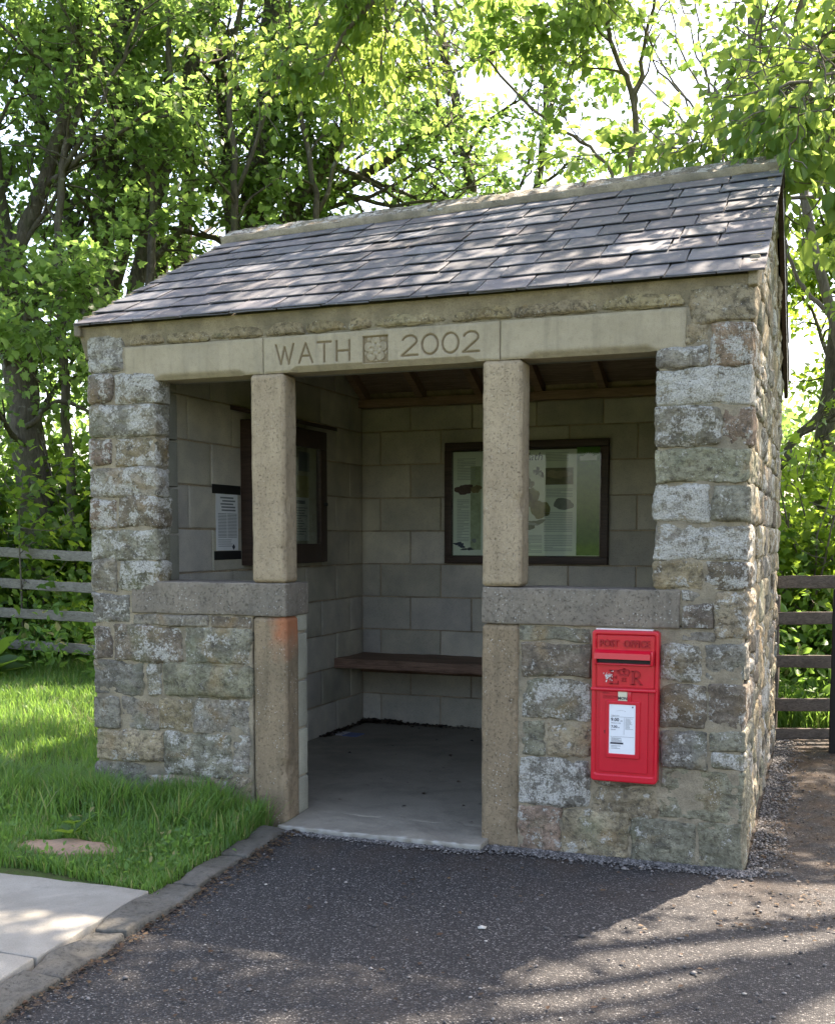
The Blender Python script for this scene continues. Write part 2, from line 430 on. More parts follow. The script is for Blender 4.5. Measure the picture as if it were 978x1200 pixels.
# ================================================================== SHELTER
S = empty('bus_shelter', (0, 0, 0), 'small rubble stone bus shelter with slate roof and carved lintel facing the tarmac', 'bus shelter')
ZE, YE, SL, YR = 2.462, -.062, .500, 1.625
def roof(y): return ZE+SL*((y-YE) if y <= YR else (2*YR-y-YE))
def skew(V):
    # the ridge climbs slightly towards the right-hand gable
    V = V.copy(); y = V[:, 1]; up = np.clip(np.where(y <= YR, y-YE, 2*YR-YE-y)/(YR-YE), 0, 1)
    V[:, 2] += .078*np.clip((V[:, 0]+3.35)/3.35, 0, 1)*up*np.clip((V[:, 2]-2.3)/.2, 0, 1)
    V[:, 0] -= .025*y; return V
PAL = [(.42, .355, .24), (.35, .325, .265), (.25, .21, .165), (.33, .325, .245), (.50, .43, .29), (.36, .265, .20), (.30, .29, .25), (.45, .38, .265)]
LST = [(-3.270,-3.057,2.246,2.420,6,.6),(-3.264,-3.123,2.089,2.226,2,.5),(-3.113,-2.864,2.076,2.220,1,.7),(-3.269,-2.867,1.913,2.066,6,.5),(-3.273,-3.136,1.770,1.904,5,.5),(-3.116,-2.870,1.761,1.902,0,.5),(-3.272,-2.869,1.608,1.750,1,.55),(-3.271,-3.118,1.448,1.592,5,.7),(-3.102,-2.867,1.456,1.602,2,.5),(-3.270,-2.870,1.287,1.443,3,.5),(-3.269,-3.121,1.128,1.277,1,.3),(-3.105,-2.868,1.131,1.279,3,.7),(-3.273,-3.042,0.961,1.111,6,.4),(-3.017,-2.578,0.958,1.010,1,.1),(-2.569,-2.347,0.955,1.010,2,.2),(-3.273,-3.156,0.777,0.942,2,.3),(-3.140,-2.734,0.771,0.950,2,.45),(-2.719,-2.348,0.774,0.948,3,.3),(-3.278,-2.967,0.590,0.763,6,.1),(-2.946,-2.859,0.597,0.759,1,.6),(-2.844,-2.350,0.604,0.767,3,.1),(-3.277,-3.117,0.411,0.573,6,.1),(-3.102,-2.878,0.415,0.579,1,.2),(-2.868,-2.681,0.424,0.586,0,.3),(-2.671,-2.353,0.419,0.595,1,.3),(-3.266,-2.861,0.246,0.402,7,.2),(-2.852,-2.462,0.196,0.415,3,.4),(-2.452,-2.355,0.224,0.418,1,.4),(-3.266,-2.961,0.0,0.232,6,.2),(-2.95,-2.60,0.0,0.182,7,.2),(-2.59,-2.35,0.0,0.205,0,.2)]
RST = [(-0.249,0.003,2.290,2.430,4,.0),(-0.271,-0.181,2.203,2.286,0,.2),(-0.388,-0.179,2.109,2.192,1,.4),(-0.170,-0.003,2.108,2.280,5,.6),(-0.390,-0.002,1.950,2.101,1,1.),(-0.387,-0.128,1.784,1.943,1,.5),(-0.118,0.0,1.782,1.934,5,.4),(-0.388,0.0,1.630,1.771,3,.1),(-0.386,-0.160,1.468,1.621,1,.9),(-0.150,0.0,1.463,1.618,3,.2),(-0.387,0.0,1.307,1.453,1,.75),(-0.388,-0.186,1.184,1.296,0,.3),(-0.175,0.0,1.187,1.297,2,.55),(-0.265,-0.138,1.124,1.171,1,.5),(-0.263,-0.133,1.016,1.113,2,.3),(-0.127,0.0,0.974,1.177,7,.4),(-0.262,-0.128,0.966,1.002,1,.2),(-0.981,-0.661,0.945,1.006,3,.1),(-0.965,-0.652,0.787,0.935,2,.25),(-0.353,-0.189,0.789,0.942,1,.5),(-0.165,0.0,0.798,0.952,6,.25),(-0.959,-0.650,0.597,0.775,1,.55),(-0.350,-0.154,0.585,0.775,2,.3),(-0.147,0.0,0.596,0.784,2,.4),(-0.962,-0.860,0.432,0.579,3,.2),(-0.848,-0.648,0.432,0.581,0,.2),(-0.350,-0.154,0.419,0.574,6,.3),(-0.144,0.0,0.502,0.585,3,.2),(-0.135,0.0,0.419,0.492,3,.6),(-0.972,-0.653,0.208,0.420,6,.7),(-0.637,-0.354,0.175,0.311,0,.2),(-0.343,0.0,0.195,0.411,3,.1),(-0.975,-0.782,-0.03,0.198,5,.3),(-0.774,-0.477,-0.03,0.201,4,.2),(-0.469,-0.185,-0.03,0.182,3,.0),(-0.178,0.0,-0.03,0.190,3,.1),(-.637,-.354,.325,.43,2,.3)]
def scol(i, li, rr):
    p = PAL[i]; k = rr.uniform(.85, 1.15)
    return (p[0]*k, p[1]*k, p[2]*k*rr.uniform(.93, 1.05), li)
rr = random.Random(5)
fw = MB(); q = 0
for si, L in enumerate((LST, RST)):
    for (x0, x1, z0, z1, ci, li) in L:
        corner = si == 1 and x1 > -.01
        cornl = si == 0 and x0 < -3.25
        jamb = (si == 1 and x0 < -.36 and x0 > -.4 and z0 > 1.17) or (si == 0 and x1 > -2.89 and x1 < -2.85 and z0 > 1.1)
        dep = .13
        q += 1
        if corner: dep = (.20, .34)[q % 2]
        if cornl and x1 < -2.9: dep = (.14, .14)[q % 2]
        g = .004 if not (corner or jamb) else .001
        big = (z1-z0) > .07
        fw.rock((x0+.0 if not jamb else x0, .003+rr.uniform(-.009, .003), z0-.001), (x1-.0 if x1 < -.01 else x1+.0, dep, z1+.001), res=.0085, r=.009 if big else .007, aniso=1.8,
                amp=.0088 if big else .005, freq=rr.uniform(11, 17), pill=rr.uniform(.005, .012) if big else .003, warp=.007, seed=q*13+si, c=scol(ci, li, rr), facet=rr.choice([.005, .011, .016]), skip='y+' if not (corner or cornl) else '')
# course above the lintels
x = -3.03; k = 0
while x < -.29:
    w = rr.choice([.12, .22, .3, .38, .26]); x1 = min(x+w, -.27)
    if x1-x > .05:
        fw.rock((x, .011, 2.366), (x1-.014, .14, 2.43), res=.009, r=.008, amp=.006, pill=.008, warp=.006, seed=900+k, c=scol(rr.choice([0, 4, 7, 4]), .0, rr)[:3]+(.05,), skip='y+')
    x = x1; k += 1
mo = [((-3.262, .008, -.1), (-2.335, .13, 1.022)), ((-.985, .008, -.1), (-.012, .13, 1.022)), ((-3.262, .009, 1.022), (-2.878, .115, 2.36)),
      ((-.379, .009, 1.022), (-.012, .13, 2.36)), ((-3.262, .024, 2.352), (-.012, .25, 2.44)), ((-3.06, .008, 1.01), (-2.86, .13, 1.05))]
for i, (a, b) in enumerate(mo): fw.rock(a, b, res=.018, r=.01, amp=.006, freq=24, seed=40+i, m=1, c=(1, 1, 1, 0), skip='y+' if i != 4 else '')
build(fw, 'front_wall', [M_STONE, M_MORT], S)

def side_wall(face, res, name):
    mb = MB(); rr = random.Random(31+len(name))
    rows = [(-.03,.19),(.2,.41),(.422,.585),(.596,.784),(.797,.952),(.974,1.177),(1.187,1.297),(1.307,1.453),(1.463,1.62),(1.63,1.771),(1.782,1.934),(1.95,2.1),(2.11,2.28),(2.29,2.43),(2.442,2.58),(2.592,2.72),(2.732,2.87),(2.882,3.0),(3.012,3.13),(3.142,3.22)]
    lo_, hi_ = (-.13, 0) if face == 'R' else (-3.28, -3.15)
    def clampz(V):
        V = V.copy(); lim = np.array([roof(y) for y in V[:, 1]])-.045
        V[:, 2] = np.minimum(V[:, 2], lim); return skew(V) if face == 'R' else skew(V)
    k = 0
    for (z0, z1) in rows:
        zz = z0+.03
        ya = .0; yb = 3.25
        if zz > 2.40: ya = (zz+.05-ZE)/SL+YE; yb = 2*YR-ya
        y = max(ya, .355 if (k % 2) else .215) if zz < 2.43 else ya+.02
        while y < yb-.03:
            w = rr.uniform(.16, .46); y1 = min(y+w, yb)
            if yb-y1 < .1: y1 = yb
            k2 = rr.randint(0, 9999)
            # some courses split in two thin stones
            spl = [(z0, z1)] if (z1-z0 < .15 or rr.random() < .65) else [(z0, (z0+z1)/2-.006), ((z0+z1)/2+.006, z1)]
            for (a, b) in spl:
                mbx = dict(res=res, r=.008, aniso=1.6, amp=.0095 if face == 'R' else .009, freq=rr.uniform(9, 15), pill=rr.uniform(.0, .007), warp=.009, seed=k2+int(a*100), c=scol(rr.choice([0, 1, 2, 3, 6, 7, 4]), rr.choice([0, .2, .4, .6]), rr), facet=rr.choice([.006, .014]), xf=clampz)
                if face == 'R': mb.rock((lo_, y, a), (hi_+rr.uniform(-.008, .008), y1-.012, b), skip='x-', **mbx)
                else: mb.rock((lo_, y, a), (hi_, y1-.012, b), skip='x+', **mbx)
            y = y1
        k += 1
    c0 = .010
    core = [(.1, -.1), (3.235, -.1), (3.235, 2.36), (YR, roof(YR)-.06), (.1, roof(.1)-.06)]
    xs = (-.25, -.012) if face == 'R' else (-3.268, -3.12)
    # subdivided mortar face
    n = 80; ys = np.linspace(.10, 3.235, n); V = []; F = []
    for i, y in enumerate(ys):
        zt = roof(y)-.055
        for j in range(61):
            z = -.1+(zt+.1)*j/60
            V.append((xs[1] if face == 'R' else xs[0], y, z))
    V = np.array(V); sg = 1 if face == 'R' else -1; V[:, 0] += sg*.006
    V[:, 0] += sg*.006*fbm(V*20, 3)
    for i in range(n-1):
        for j in range(60):
            a = i*61+j; f = (a, a+61, a+62, a+1); F.append(f if face == 'R' else f[::-1])
    mb.add(skew(V), F, 1, (1, 1, 1, 0), True)
    core3 = np.array([(a, y, z) for a in ((xs[0], xs[1]-.012) if face == 'R' else (xs[0]+.012, xs[1])) for (y, z) in core]); core3 = skew(core3)
    n = 5; mb.add(core3, [tuple(range(n))[::-1], tuple(range(n, 2*n))]+[(i, (i+1) % n, n+(i+1) % n, n+i) for i in range(n)], 1)
    return build(mb, name, [M_STONE, M_MORT], S)
side_wall('R', .011, 'gable_wall'); side_wall('L', .03, 'gable_wall')
bk = MB(); k = 0
for (z0, z1) in [(-.03,.19),(.2,.41),(.422,.585),(.596,.784),(.797,.952),(.974,1.177),(1.187,1.297),(1.307,1.453),(1.463,1.62),(1.63,1.771),(1.782,1.934),(1.95,2.1),(2.11,2.28),(2.29,2.42)]:
    x = -3.34
    while x < -.1:
        x1 = min(x+rr.uniform(.2, .5), -.085); k += 1
        bk.rock((x, 3.12, z0), (x1-.012, 3.25, z1), res=.035, r=.015, amp=.009, pill=.015, warp=.01, seed=k+3000, c=scol(rr.choice([0, 1, 2, 3, 6]), .3, rr), skip='y-'); x = x1
bk.box((-3.33, 2.98, -.1), (-.10, 3.235, 2.44), 1)
build(bk, 'back_wall', [M_STONE, M_MORT], S)

# ---- block lining
def under(y): return roof(y)-.2
def blocks(mb, axis, plane, dirn, a0, a1, zmax, off, xlim=None, gable=False, joint=.472):
    # axis: the axis the wall runs along (0 x, 1 y); plane: face coordinate on the other axis; dirn: +1 faces +, -1 faces -
    rr = random.Random(int(abs(plane)*100)+axis)
    for k in range(-1, 13):
        z1 = 2.174+.242*(3-k)-.0; z0 = z1-.242
        if z1 < .02 or z0 > zmax: continue
        z0c = max(z0, .0); z1c = min(z1, zmax)
        if z1c-z0c < .02: continue
        o = off+(joint/2 if k % 2 else 0)
        a = o-joint*20
        while a < a1:
            b = a+joint
            A, B = max(a, a0), min(b, a1)
            if B-A > .03:
                lo = [0, 0, z0c+.005]; hi = [0, 0, z1c-.005]
                lo[axis] = A+.005; hi[axis] = B-.005
                o2 = 1-axis
                pr = .005+rr.uniform(0, .004)
                if dirn > 0: lo[o2] = plane-.06; hi[o2] = plane+pr
                else: lo[o2] = plane-pr; hi[o2] = plane+.06
                kk = rr.uniform(.82, 1.15); tintb = (.60*kk, .565*kk, .49*kk*rr.uniform(.95, 1.05), 0)
                xf = None
                if gable:
                    def xf(V):
                        V = V.copy(); lim = np.array([under(y)+.02 for y in V[:, 1]]); V[:, 2] = np.minimum(V[:, 2], lim); return V
                mb.rock(lo, hi, res=.05, r=.005, amp=.0012, freq=20, warp=.0015, seed=rr.randint(0, 9999), c=tintb, xf=xf)
            a = b
bw = MB()
blocks(bw, 0, 2.876, -1, -3.02, -.28, 2.346, -2.631)
bw.box((-3.02, 2.878, 0), (-.28, 2.98, 2.46), 1)
build(bw, 'block_lining', [M_BLOCK, M_BMORT], S)
bl = MB(); blocks(bl, 1, -3.02, 1, .245, 2.872, 3.1, .762, gable=True)
bl.prism([(.11, 0), (2.877, 0), (2.877, under(2.877)+.03), (YR, under(YR)+.03), (.11, under(.11)+.03)], 0, -3.12, -3.022, 1)
build(bl, 'block_lining', [M_BLOCK, M_BMORT], S)
br = MB(); blocks(br, 1, -.28, -1, .245, 2.872, 3.1, .70, gable=True)
br.prism([(.11, 0), (2.877, 0), (2.877, under(2.877)+.03), (YR, under(YR)+.03), (.11, under(.11)+.03)], 0, -.278, -.2, 1)
build(br, 'block_lining', [M_BLOCK, M_BMORT], S)
for (X0, X1, zt) in ((-3.02, -2.152, 1.172), (-1.12, -.285, 1.172)):
    bf = MB()
    z = zt; k = 0
    while z > .02:
        zb = max(z-.242, 0); xs = [X0]+[v for v in np.arange(X1-(.236 if k % 2 else .472), X0+.05, -.472)][::-1]+[X1]
        for a, b in zip(xs[:-1], xs[1:]):
            kk = rr.uniform(.9, 1.15)
            bf.rock((a+.004, .14, zb+.005), (b-.003, .246, z-.005), res=.04, r=.008, amp=.003, warp=.002, seed=k*7+int(a*50), c=(.46*kk, .44*kk, .35*kk, 0))
        z = zb; k += 1
    bf.box((X0, .145, 0), (X1-.012, .236, zt-.012), 1)
    build(bf, 'block_lining', [M_BLOCK, M_BMORT], S)
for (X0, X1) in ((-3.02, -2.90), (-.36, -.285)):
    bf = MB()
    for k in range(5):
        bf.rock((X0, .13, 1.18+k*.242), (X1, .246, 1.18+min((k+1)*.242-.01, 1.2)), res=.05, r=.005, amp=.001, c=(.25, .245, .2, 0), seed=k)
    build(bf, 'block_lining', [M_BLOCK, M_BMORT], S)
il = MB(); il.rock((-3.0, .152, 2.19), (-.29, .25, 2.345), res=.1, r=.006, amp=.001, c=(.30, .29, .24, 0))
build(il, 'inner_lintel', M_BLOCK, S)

# ---- lintels, posts, sills
def sstep(a, b, x): t = np.clip((x-a)/(b-a), 0, 1); return t*t*(3-2*t)
def panel(name, x0, x1, z0, z1, res, depth, cham, strokes=None, rose=None, mat=None, seed=0):
    nx = int((x1-x0)/res)+1; nz = int((z1-z0)/res)+1
    X, Z = np.meshgrid(np.linspace(x0, x1, nx), np.linspace(z0, z1, nz), indexing='ij')
    X = X.ravel(); Z = Z.ravel()
    P = np.stack([X, X*0+seed, Z], 1)
    Y = .0012*fbm(P*14, 3)+.0006*perlin(P*90)
    e = np.minimum(np.minimum(X-x0, x1-X), np.minimum(Z-z0, z1-Z))
    Y += .006*(1-sstep(0, .009, e+.004*perlin(P*30)))
    wear = np.maximum(0, perlin(P*np.array([9, 9, 25])))*.004*(1-sstep(.0, .03, e)); Y += wear
    ca, cb = cham
    cw = .026*np.clip((X-ca)/.05, 0, 1)*np.clip((cb-X)/.05, 0, 1)
    Y = np.maximum(Y, cw-(Z-z0))
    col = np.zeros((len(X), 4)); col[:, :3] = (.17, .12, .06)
    if strokes:
        d = np.full(len(X), 9.)
        for pts in strokes:
            for (ax_, az_), (bx, bz) in zip(pts[:-1], pts[1:]):
                vx, vz = bx-ax_, bz-az_; L = vx*vx+vz*vz+1e-12
                t = np.clip(((X-ax_)*vx+(Z-az_)*vz)/L, 0, 1)
                d = np.minimum(d, np.hypot(X-ax_-t*vx, Z-az_-t*vz))
        d = d+.0008*perlin(P*60)
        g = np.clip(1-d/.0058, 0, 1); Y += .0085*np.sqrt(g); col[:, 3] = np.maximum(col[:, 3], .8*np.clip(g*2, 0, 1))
    if rose:
        rx, rz, hs, hz = rose
        inside = (np.abs(X-rx) < hs) & (np.abs(Z-rz) < hz)
        u = (X-rx)/hs; w = (Z-rz)/hz; r = np.hypot(u, w); th = np.arctan2(w, u)
        def petals(rc, n, ph, rad):
            best = np.full(len(X), -1.)
            for k in range(n):
                a = ph+2*math.pi*k/n; dd = np.hypot(u-rc*math.cos(a), w-rc*math.sin(a))/rad
                best = np.maximum(best, 1-dd)
            return best
        p1 = petals(.60, 5, math.pi/2, .36); p2 = petals(.33, 5, -math.pi/2, .2); p3 = 1-r/.15; lf = petals(.92, 5, -math.pi/2, .2)
        rel = np.where(p1 > 0, .3+.7*np.sqrt(np.clip(p1, 0, 1)), 0)
        rel = np.where(p1 > .28, rel*.72, rel)
        rel = np.maximum(rel, np.where(lf > 0, .6*np.sqrt(np.clip(lf, 0, 1)), 0))
        rel = np.where(r < .46, np.where(p2 > 0, .55+.5*np.sqrt(np.clip(p2, 0, 1)), .25), rel)
        rel = np.where(p3 > 0, 1.05, rel)
        rel += .15*perlin(P*70)
        Y = np.where(inside, .012-.0105*np.clip(rel, 0, 1.1), Y)
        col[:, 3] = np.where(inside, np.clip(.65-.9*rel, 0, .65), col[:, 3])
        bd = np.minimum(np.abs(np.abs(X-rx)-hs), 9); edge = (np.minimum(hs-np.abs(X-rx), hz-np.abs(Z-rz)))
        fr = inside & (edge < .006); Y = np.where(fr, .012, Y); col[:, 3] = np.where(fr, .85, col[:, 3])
    V = np.stack([X, Y, Z], 1); mb = MB()
    I = (np.arange(nx-1)[:, None]*nz+np.arange(nz-1)[None, :]).ravel()
    mb.add(V, np.stack([I, I+nz, I+nz+1, I+1], 1).tolist(), 0, col, True)
    # skirts
    def skirt(idx):
        a = V[idx]; b = a.copy(); b[:, 1] = depth; n = len(a)
        mb.add(np.concatenate([a, b]), [(i, i+1, n+i+1, n+i) for i in range(n-1)], 0, (1, 1, 1, 0))
    G = np.arange(nx*nz).reshape(nx, nz)
    skirt(G[:, 0]); skirt(G[::-1, -1]); skirt(G[0, ::-1]); skirt(G[-1, :])
    mb.add([(x0, depth, z0), (x1, depth, z0), (x1, depth, z1), (x0, depth, z1)], [(0, 3, 2, 1)], 0, (1, 1, 1, 0))
    return build(mb, name, mat or M_LINT, S)
def arc(cx, cz, rx, rz, a0, a1, n=14): return [(cx+rx*math.cos(R(a0+(a1-a0)*i/n)), cz+rz*math.sin(R(a0+(a1-a0)*i/n))) for i in range(n+1)]
zb, zt = 2.222, 2.312
ST = [[(-2.186, zt), (-2.160, zb), (-2.140, zt-.012), (-2.118, zb), (-2.093, zt)],
      [(-2.064, zb), (-2.029, zt), (-1.994, zb)], [(-2.052, zb+.032), (-2.006, zb+.032)],
      [(-1.967, zt), (-1.897, zt)], [(-1.932, zt), (-1.932, zb)],
      [(-1.868, zt), (-1.868, zb)], [(-1.803, zt), (-1.803, zb)], [(-1.868, (zb+zt)/2), (-1.803, (zb+zt)/2)]]
def two(x0, x1, z0, z1):
    cx = (x0+x1)/2; rx = (x1-x0)/2*.88; rz = (z1-z0)*.27
    a = arc(cx, z1-rz, rx, rz, 165, -35); return [a+[(x0, z0), (x1, z0)]]
zb2, zt2 = 2.226, 2.314
ST += two(-1.541, -1.464, zb2, zt2)+[arc(-1.404, (zb2+zt2)/2, .038, .044, 0, 360, 26)]+[arc(-1.306, (zb2+zt2)/2, .038, .044, 0, 360, 26)]+two(-1.247, -1.171, zb2, zt2)
panel('lintel', -3.046, -2.259, 2.183, 2.353, .008, .15, (-2.88, -2.34), seed=1)
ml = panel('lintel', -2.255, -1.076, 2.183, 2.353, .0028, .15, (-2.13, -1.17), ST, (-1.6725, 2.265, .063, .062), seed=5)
ml['label'] = 'middle lintel carved WATH, a rose and 2002'
panel('lintel', -1.072, -.270, 2.183, 2.353, .008, .15, (-.97, -.38), seed=9)
def post(x0, x1, z0, z1, mat, seed, name='pillar', stain=None):
    mb = MB(); mb.rock((x0, 0, z0), (x1, .135, z1), res=.012, r=.013, chamfer=True, amp=.0016, freq=14, warp=.0015, seed=seed)
    # chips knocked off the arrises
    V = mb.v; 
    for a in range(len(V)):
        e = (V[a][:, 0] > x1-.035) & (V[a][:, 1] < .05)
        n = np.clip(perlin(np.stack([V[a][:, 0]*0+seed, V[a][:, 1]*4, V[a][:, 2]*5.5], 1))-.28, 0, 1)*e
        V[a][:, 0] -= n*.05*np.clip((V[a][:, 0]-(x1-.03))/.03, 0, 1); V[a][:, 1] += n*.04*np.clip((.02-V[a][:, 1])/.02, 0, 1)
        if stain is not None:
            C = mb.c[a]; P = V[a]
            u = np.clip((P[:, 0]-(x1-.10)+.03*perlin(P*22))/.07, 0, 1)*np.clip((P[:, 2]-(z1-.20)+.06*perlin(P*18))/.14, 0, 1)
            C[:, :3] = (.42, .14, .06); C[:, 3] = u*.75
    return build(mb, name, mat, S)
post(-2.328, -2.146, 1.181, 2.182, M_POST, 3); post(-1.153, -.972, 1.181, 2.182, M_POST, 8)
post(-2.328, -2.144, -.06, 1.014, M_POSTLOW, 12, stain=1); post(-1.153, -.978, -.06, 1.012, M_POSTLOW, 17)
sb = MB(); sb.rock((-3.03, -.004, 1.017), (-2.144, .25, 1.179), res=.02, r=.008, amp=.002, freq=20, warp=.002, seed=3); build(sb, 'sill', M_SILL, S)
sb = MB(); sb.rock((-1.154, -.004, 1.014), (-.275, .25, 1.178), res=.02, r=.008, amp=.002, freq=20, warp=.002, seed=6); build(sb, 'sill', M_SILL, S)

# ---- floor slab
fl = MB(); n = 90
X, Y = np.meshgrid(np.linspace(-3.0, -.3, n), np.linspace(-.10, 2.9, n), indexing='ij'); X = X.ravel(); Y = Y.ravel()
P = np.stack([X, Y, X*0], 1); 
fl.rock((-2.14, -.115, -.08), (-1.12, .30, .022), res=.01, r=.006, amp=.003, freq=30, warp=.005, seed=4, c=(.40, .39, .35, 0))
fl.rock((-3.02, .2, -.08), (-.28, 2.88, .0235), res=.05, r=.01, amp=.003, freq=3, seed=5, c=(.5, .49, .45, 0))
for a in range(len(fl.v)):
    V = fl.v[a]; edge = np.clip(.55-(V[:, 1]+.115)/.035+.9*perlin(V*30), 0, 1)*(V[:, 1] < .0)
    fl.c[a][:, 3] = edge*.8
build(fl, 'floor', M_FLOOR, S)

# ---- roof
rf = MB()
def slope_pt(x, s, h, side=0):
    # s distance up the slope from the eave, h height normal to the slope
    cs = 1/math.hypot(1, SL); sn = SL*cs
    y = YE+s*cs-h*sn; z = ZE+s*sn+h*cs
    if side: y = 2*YR-y
    return (x, y, z)
SLEN = (YR-YE)*math.hypot(1, SL)
rfb = MB()
cs = 1/math.hypot(1, SL)
t_ = .02
for side in (0, 1):   # sarking boards
    nb = 11; w = SLEN/nb
    for k in range(nb):
        s0 = k*w+.05 if k == 0 else k*w; s1 = (k+1)*w-.003
        V = [slope_pt(x, s, h, side) for x in (-3.02, -.28) for (s, h) in ((s0, -.2+.0), (s1, -.2), (s1, -.18), (s0, -.18))]
        V = np.array(V); F = [(0, 1, 2, 3)[::-1], (4, 5, 6, 7), (0, 4, 5, 1)[::-1], (1, 5, 6, 2)[::-1], (2, 6, 7, 3)[::-1], (3, 7, 4, 0)[::-1]]
        if side: F = [f[::-1] for f in F]
        rfb.add(V, F, 0)
    # solid layer between boards and slates
    V = np.array([slope_pt(x, s, h, side) for x in (-3.31, .025) for (s, h) in ((.03, -.18), (SLEN, -.18), (SLEN, -.014), (.03, -.014))])
    V[[0,3,4,7],2] += 0
    V = skew(V)
    F = [(0, 1, 2, 3)[::-1], (4, 5, 6, 7), (0, 4, 5, 1)[::-1], (1, 5, 6, 2)[::-1], (2, 6, 7, 3)[::-1], (3, 7, 4, 0)[::-1]]
    # keep this bed inside the walls at the eave
    V[:, 1] = np.clip(V[:, 1], -.02, 3.27)
    V[:, 0] = np.clip(V[:, 0], -3.35, -.0-.025*V[:, 1])
    if side: F = [f[::-1] for f in F]
    rfb.add(V, F, 1)
ROOF = build(rfb, 'roof', [M_SARK, M_MORT], S, fix=True)
sl = MB(); rs = random.Random(77)
gauge = .196; nrow = int(SLEN/gauge)+1
for side in (0, 1):
    for k in range(-1, nrow):
        s0 = max(k, 0)*gauge-.0; s1 = s0+gauge*(1.75 if k >= 0 else .9)
        s1 = min(s1, SLEN-.01)
        if s1-s0 < .03: continue
        x = -3.305-(rs.uniform(.0, .16) if k % 2 else 0); first = True
        while x < .045:
            w = rs.uniform(.19, .31); x1 = min(x+w, .047)
            if .047-x1 < .09: x1 = .047
            xa = max(x, -3.305); 
            if x1-xa > .04:
                lift = (.0085 if k >= 0 else .002)+rs.uniform(-.0015, .002); th = rs.uniform(.005, .007); ds = rs.uniform(-.005, .005) if k >= 0 else 0
                tl = rs.uniform(-.0012, .0012)
                def xf(V, s0=s0+ds, s1=s1, lift=lift, side=side, tl=tl, xa=xa, x1=x1):
                    s = V[:, 1]; u = (s-s0)/(s1-s0); h = V[:, 2]+lift*(1-u)-.008*u+tl*(V[:, 0]-xa)/(x1-xa)
                    sn = SL*cs
                    y = YE+s*cs-h*sn; z = ZE+s*sn+h*cs
                    if side: y = 2*YR-y
                    return skew(np.stack([V[:, 0], y, z], 1))
                kk = rs.uniform(.72, 1.35); hue = rs.choice([(.100, .102, .108), (.108, .106, .108), (.092, .096, .104), (.107, .101, .104)])
                sl.rock((xa+.0035, s0+ds, 0), (x1-.0035, s1, th), res=.025 if side == 0 else .1, r=.0022, amp=.0012, freq=22, warp=.0018, seed=rs.randint(0, 99999), c=tuple(v*kk for v in hue)+(0,), xf=xf)
            x = x1
build(sl, 'slate_covering', M_SLATE, ROOF, fix=True)
rd = MB(); x = -3.345; k = 0
apex = ZE+SL*(YR-YE)
while x < -.0:
    x1 = min(x+rs.uniform(.42, .5), .03)
    if .03-x1 < .15: x1 = .03
    for side in (0, 1):
        def xf(V, side=side):
            s = V[:, 1]; h = V[:, 2]; sl2 = .60; c2 = 1/math.hypot(1, sl2)
            y = YR-s*c2+(-h*sl2*c2)*1; z = apex+.052-s*sl2*c2+h*c2
            if side: y = 2*YR-y
            return skew(np.stack([V[:, 0], y, z], 1))
        rd.rock((x+.004, -.004, -.03), (x1-.005, .145, 0), res=.016, r=.006, amp=.006, freq=16, warp=.005, seed=k*3+side, c=(.26, .235, .19, .55), xf=xf)
    x = x1; k += 1
# mortar bedding under the ridge stones
for side in (0, 1):
    def xf(V, side=side):
        V = V.copy()
        if side: V[:, 1] = 2*YR-V[:, 1]
        return skew(V)
    rd.rock((-3.335, YR-.128, apex-.062), (.02, YR+.01, apex-.012), res=.02, r=.012, amp=.009, freq=22, warp=.004, seed=60+side, xf=xf, m=1)
build(rd, 'ridge_stones', [M_STONE, M_MORT], ROOF, fix=True)
for side in (0, 1):
    for x in [-2.975+.44*i for i in range(7)]:
        m = MB(); V = np.array([slope_pt(xx, s, h, side) for xx in (x-.025, x+.025) for (s, h) in ((.28, -.275), (SLEN-.02, -.275), (SLEN-.02, -.202), (.28, -.202))])
        m.add(V, [(0, 1, 2, 3), (7, 6, 5, 4), (0, 4, 5, 1), (1, 5, 6, 2), (2, 6, 7, 3), (3, 7, 4, 0)], 0)
        build(m, 'rafter', M_TIMB, ROOF, fix=True)
wp = MB(); wp.rock((-3.015, 2.80, 2.347), (-.285, 2.872, 2.405), res=.1, r=.003, amp=.001, warp=.002); build(wp, 'wall_plate', M_TIMB, ROOF)
for xx in (.012, -3.345):
    bb = MB()
    V = np.array([slope_pt(x, s, h, 1) for x in (xx, xx+.025) for (s, h) in ((-.02, -.13), (SLEN-.06, -.13), (SLEN-.06, -.006), (-.02, -.006))])
    bb.add(skew(V), [(0, 1, 2, 3), (7, 6, 5, 4), (0, 4, 5, 1), (1, 5, 6, 2), (2, 6, 7, 3), (3, 7, 4, 0)], 0)
    build(bb, 'bargeboard', M_DARKT, ROOF, fix=True)
for xx in (.004, -3.30):   # pointing under the front verge
    pn = MB()
    for k in range(40):
        y = YE+.05+k*.042
        pn.rock((xx-.03, y-.022, roof(y)-.07), (xx+.012, y+.024, roof(y)+.004), res=.03, r=.01, amp=.006, warp=.005, seed=k, xf=skew)
    build(pn, 'verge_pointing', M_MORT, ROOF)

# ---- bench
B = empty('wooden_bench', (-1.65, 2.6, .024), 'thick dark timber bench plank along the back wall inside the shelter', 'bench')
mb = MB(); mb.rock((-3.015, 2.365, .475), (-.285, 2.868, .545), res=.03, r=.006, amp=.003, freq=8, warp=.004, seed=2); build(mb, 'seat', M_BENCH, B)
mb = MB(); mb.box((-3.012, 2.832, .40), (-.288, 2.869, .474), bev=.003); build(mb, 'wall_batten', M_BENCH, B)
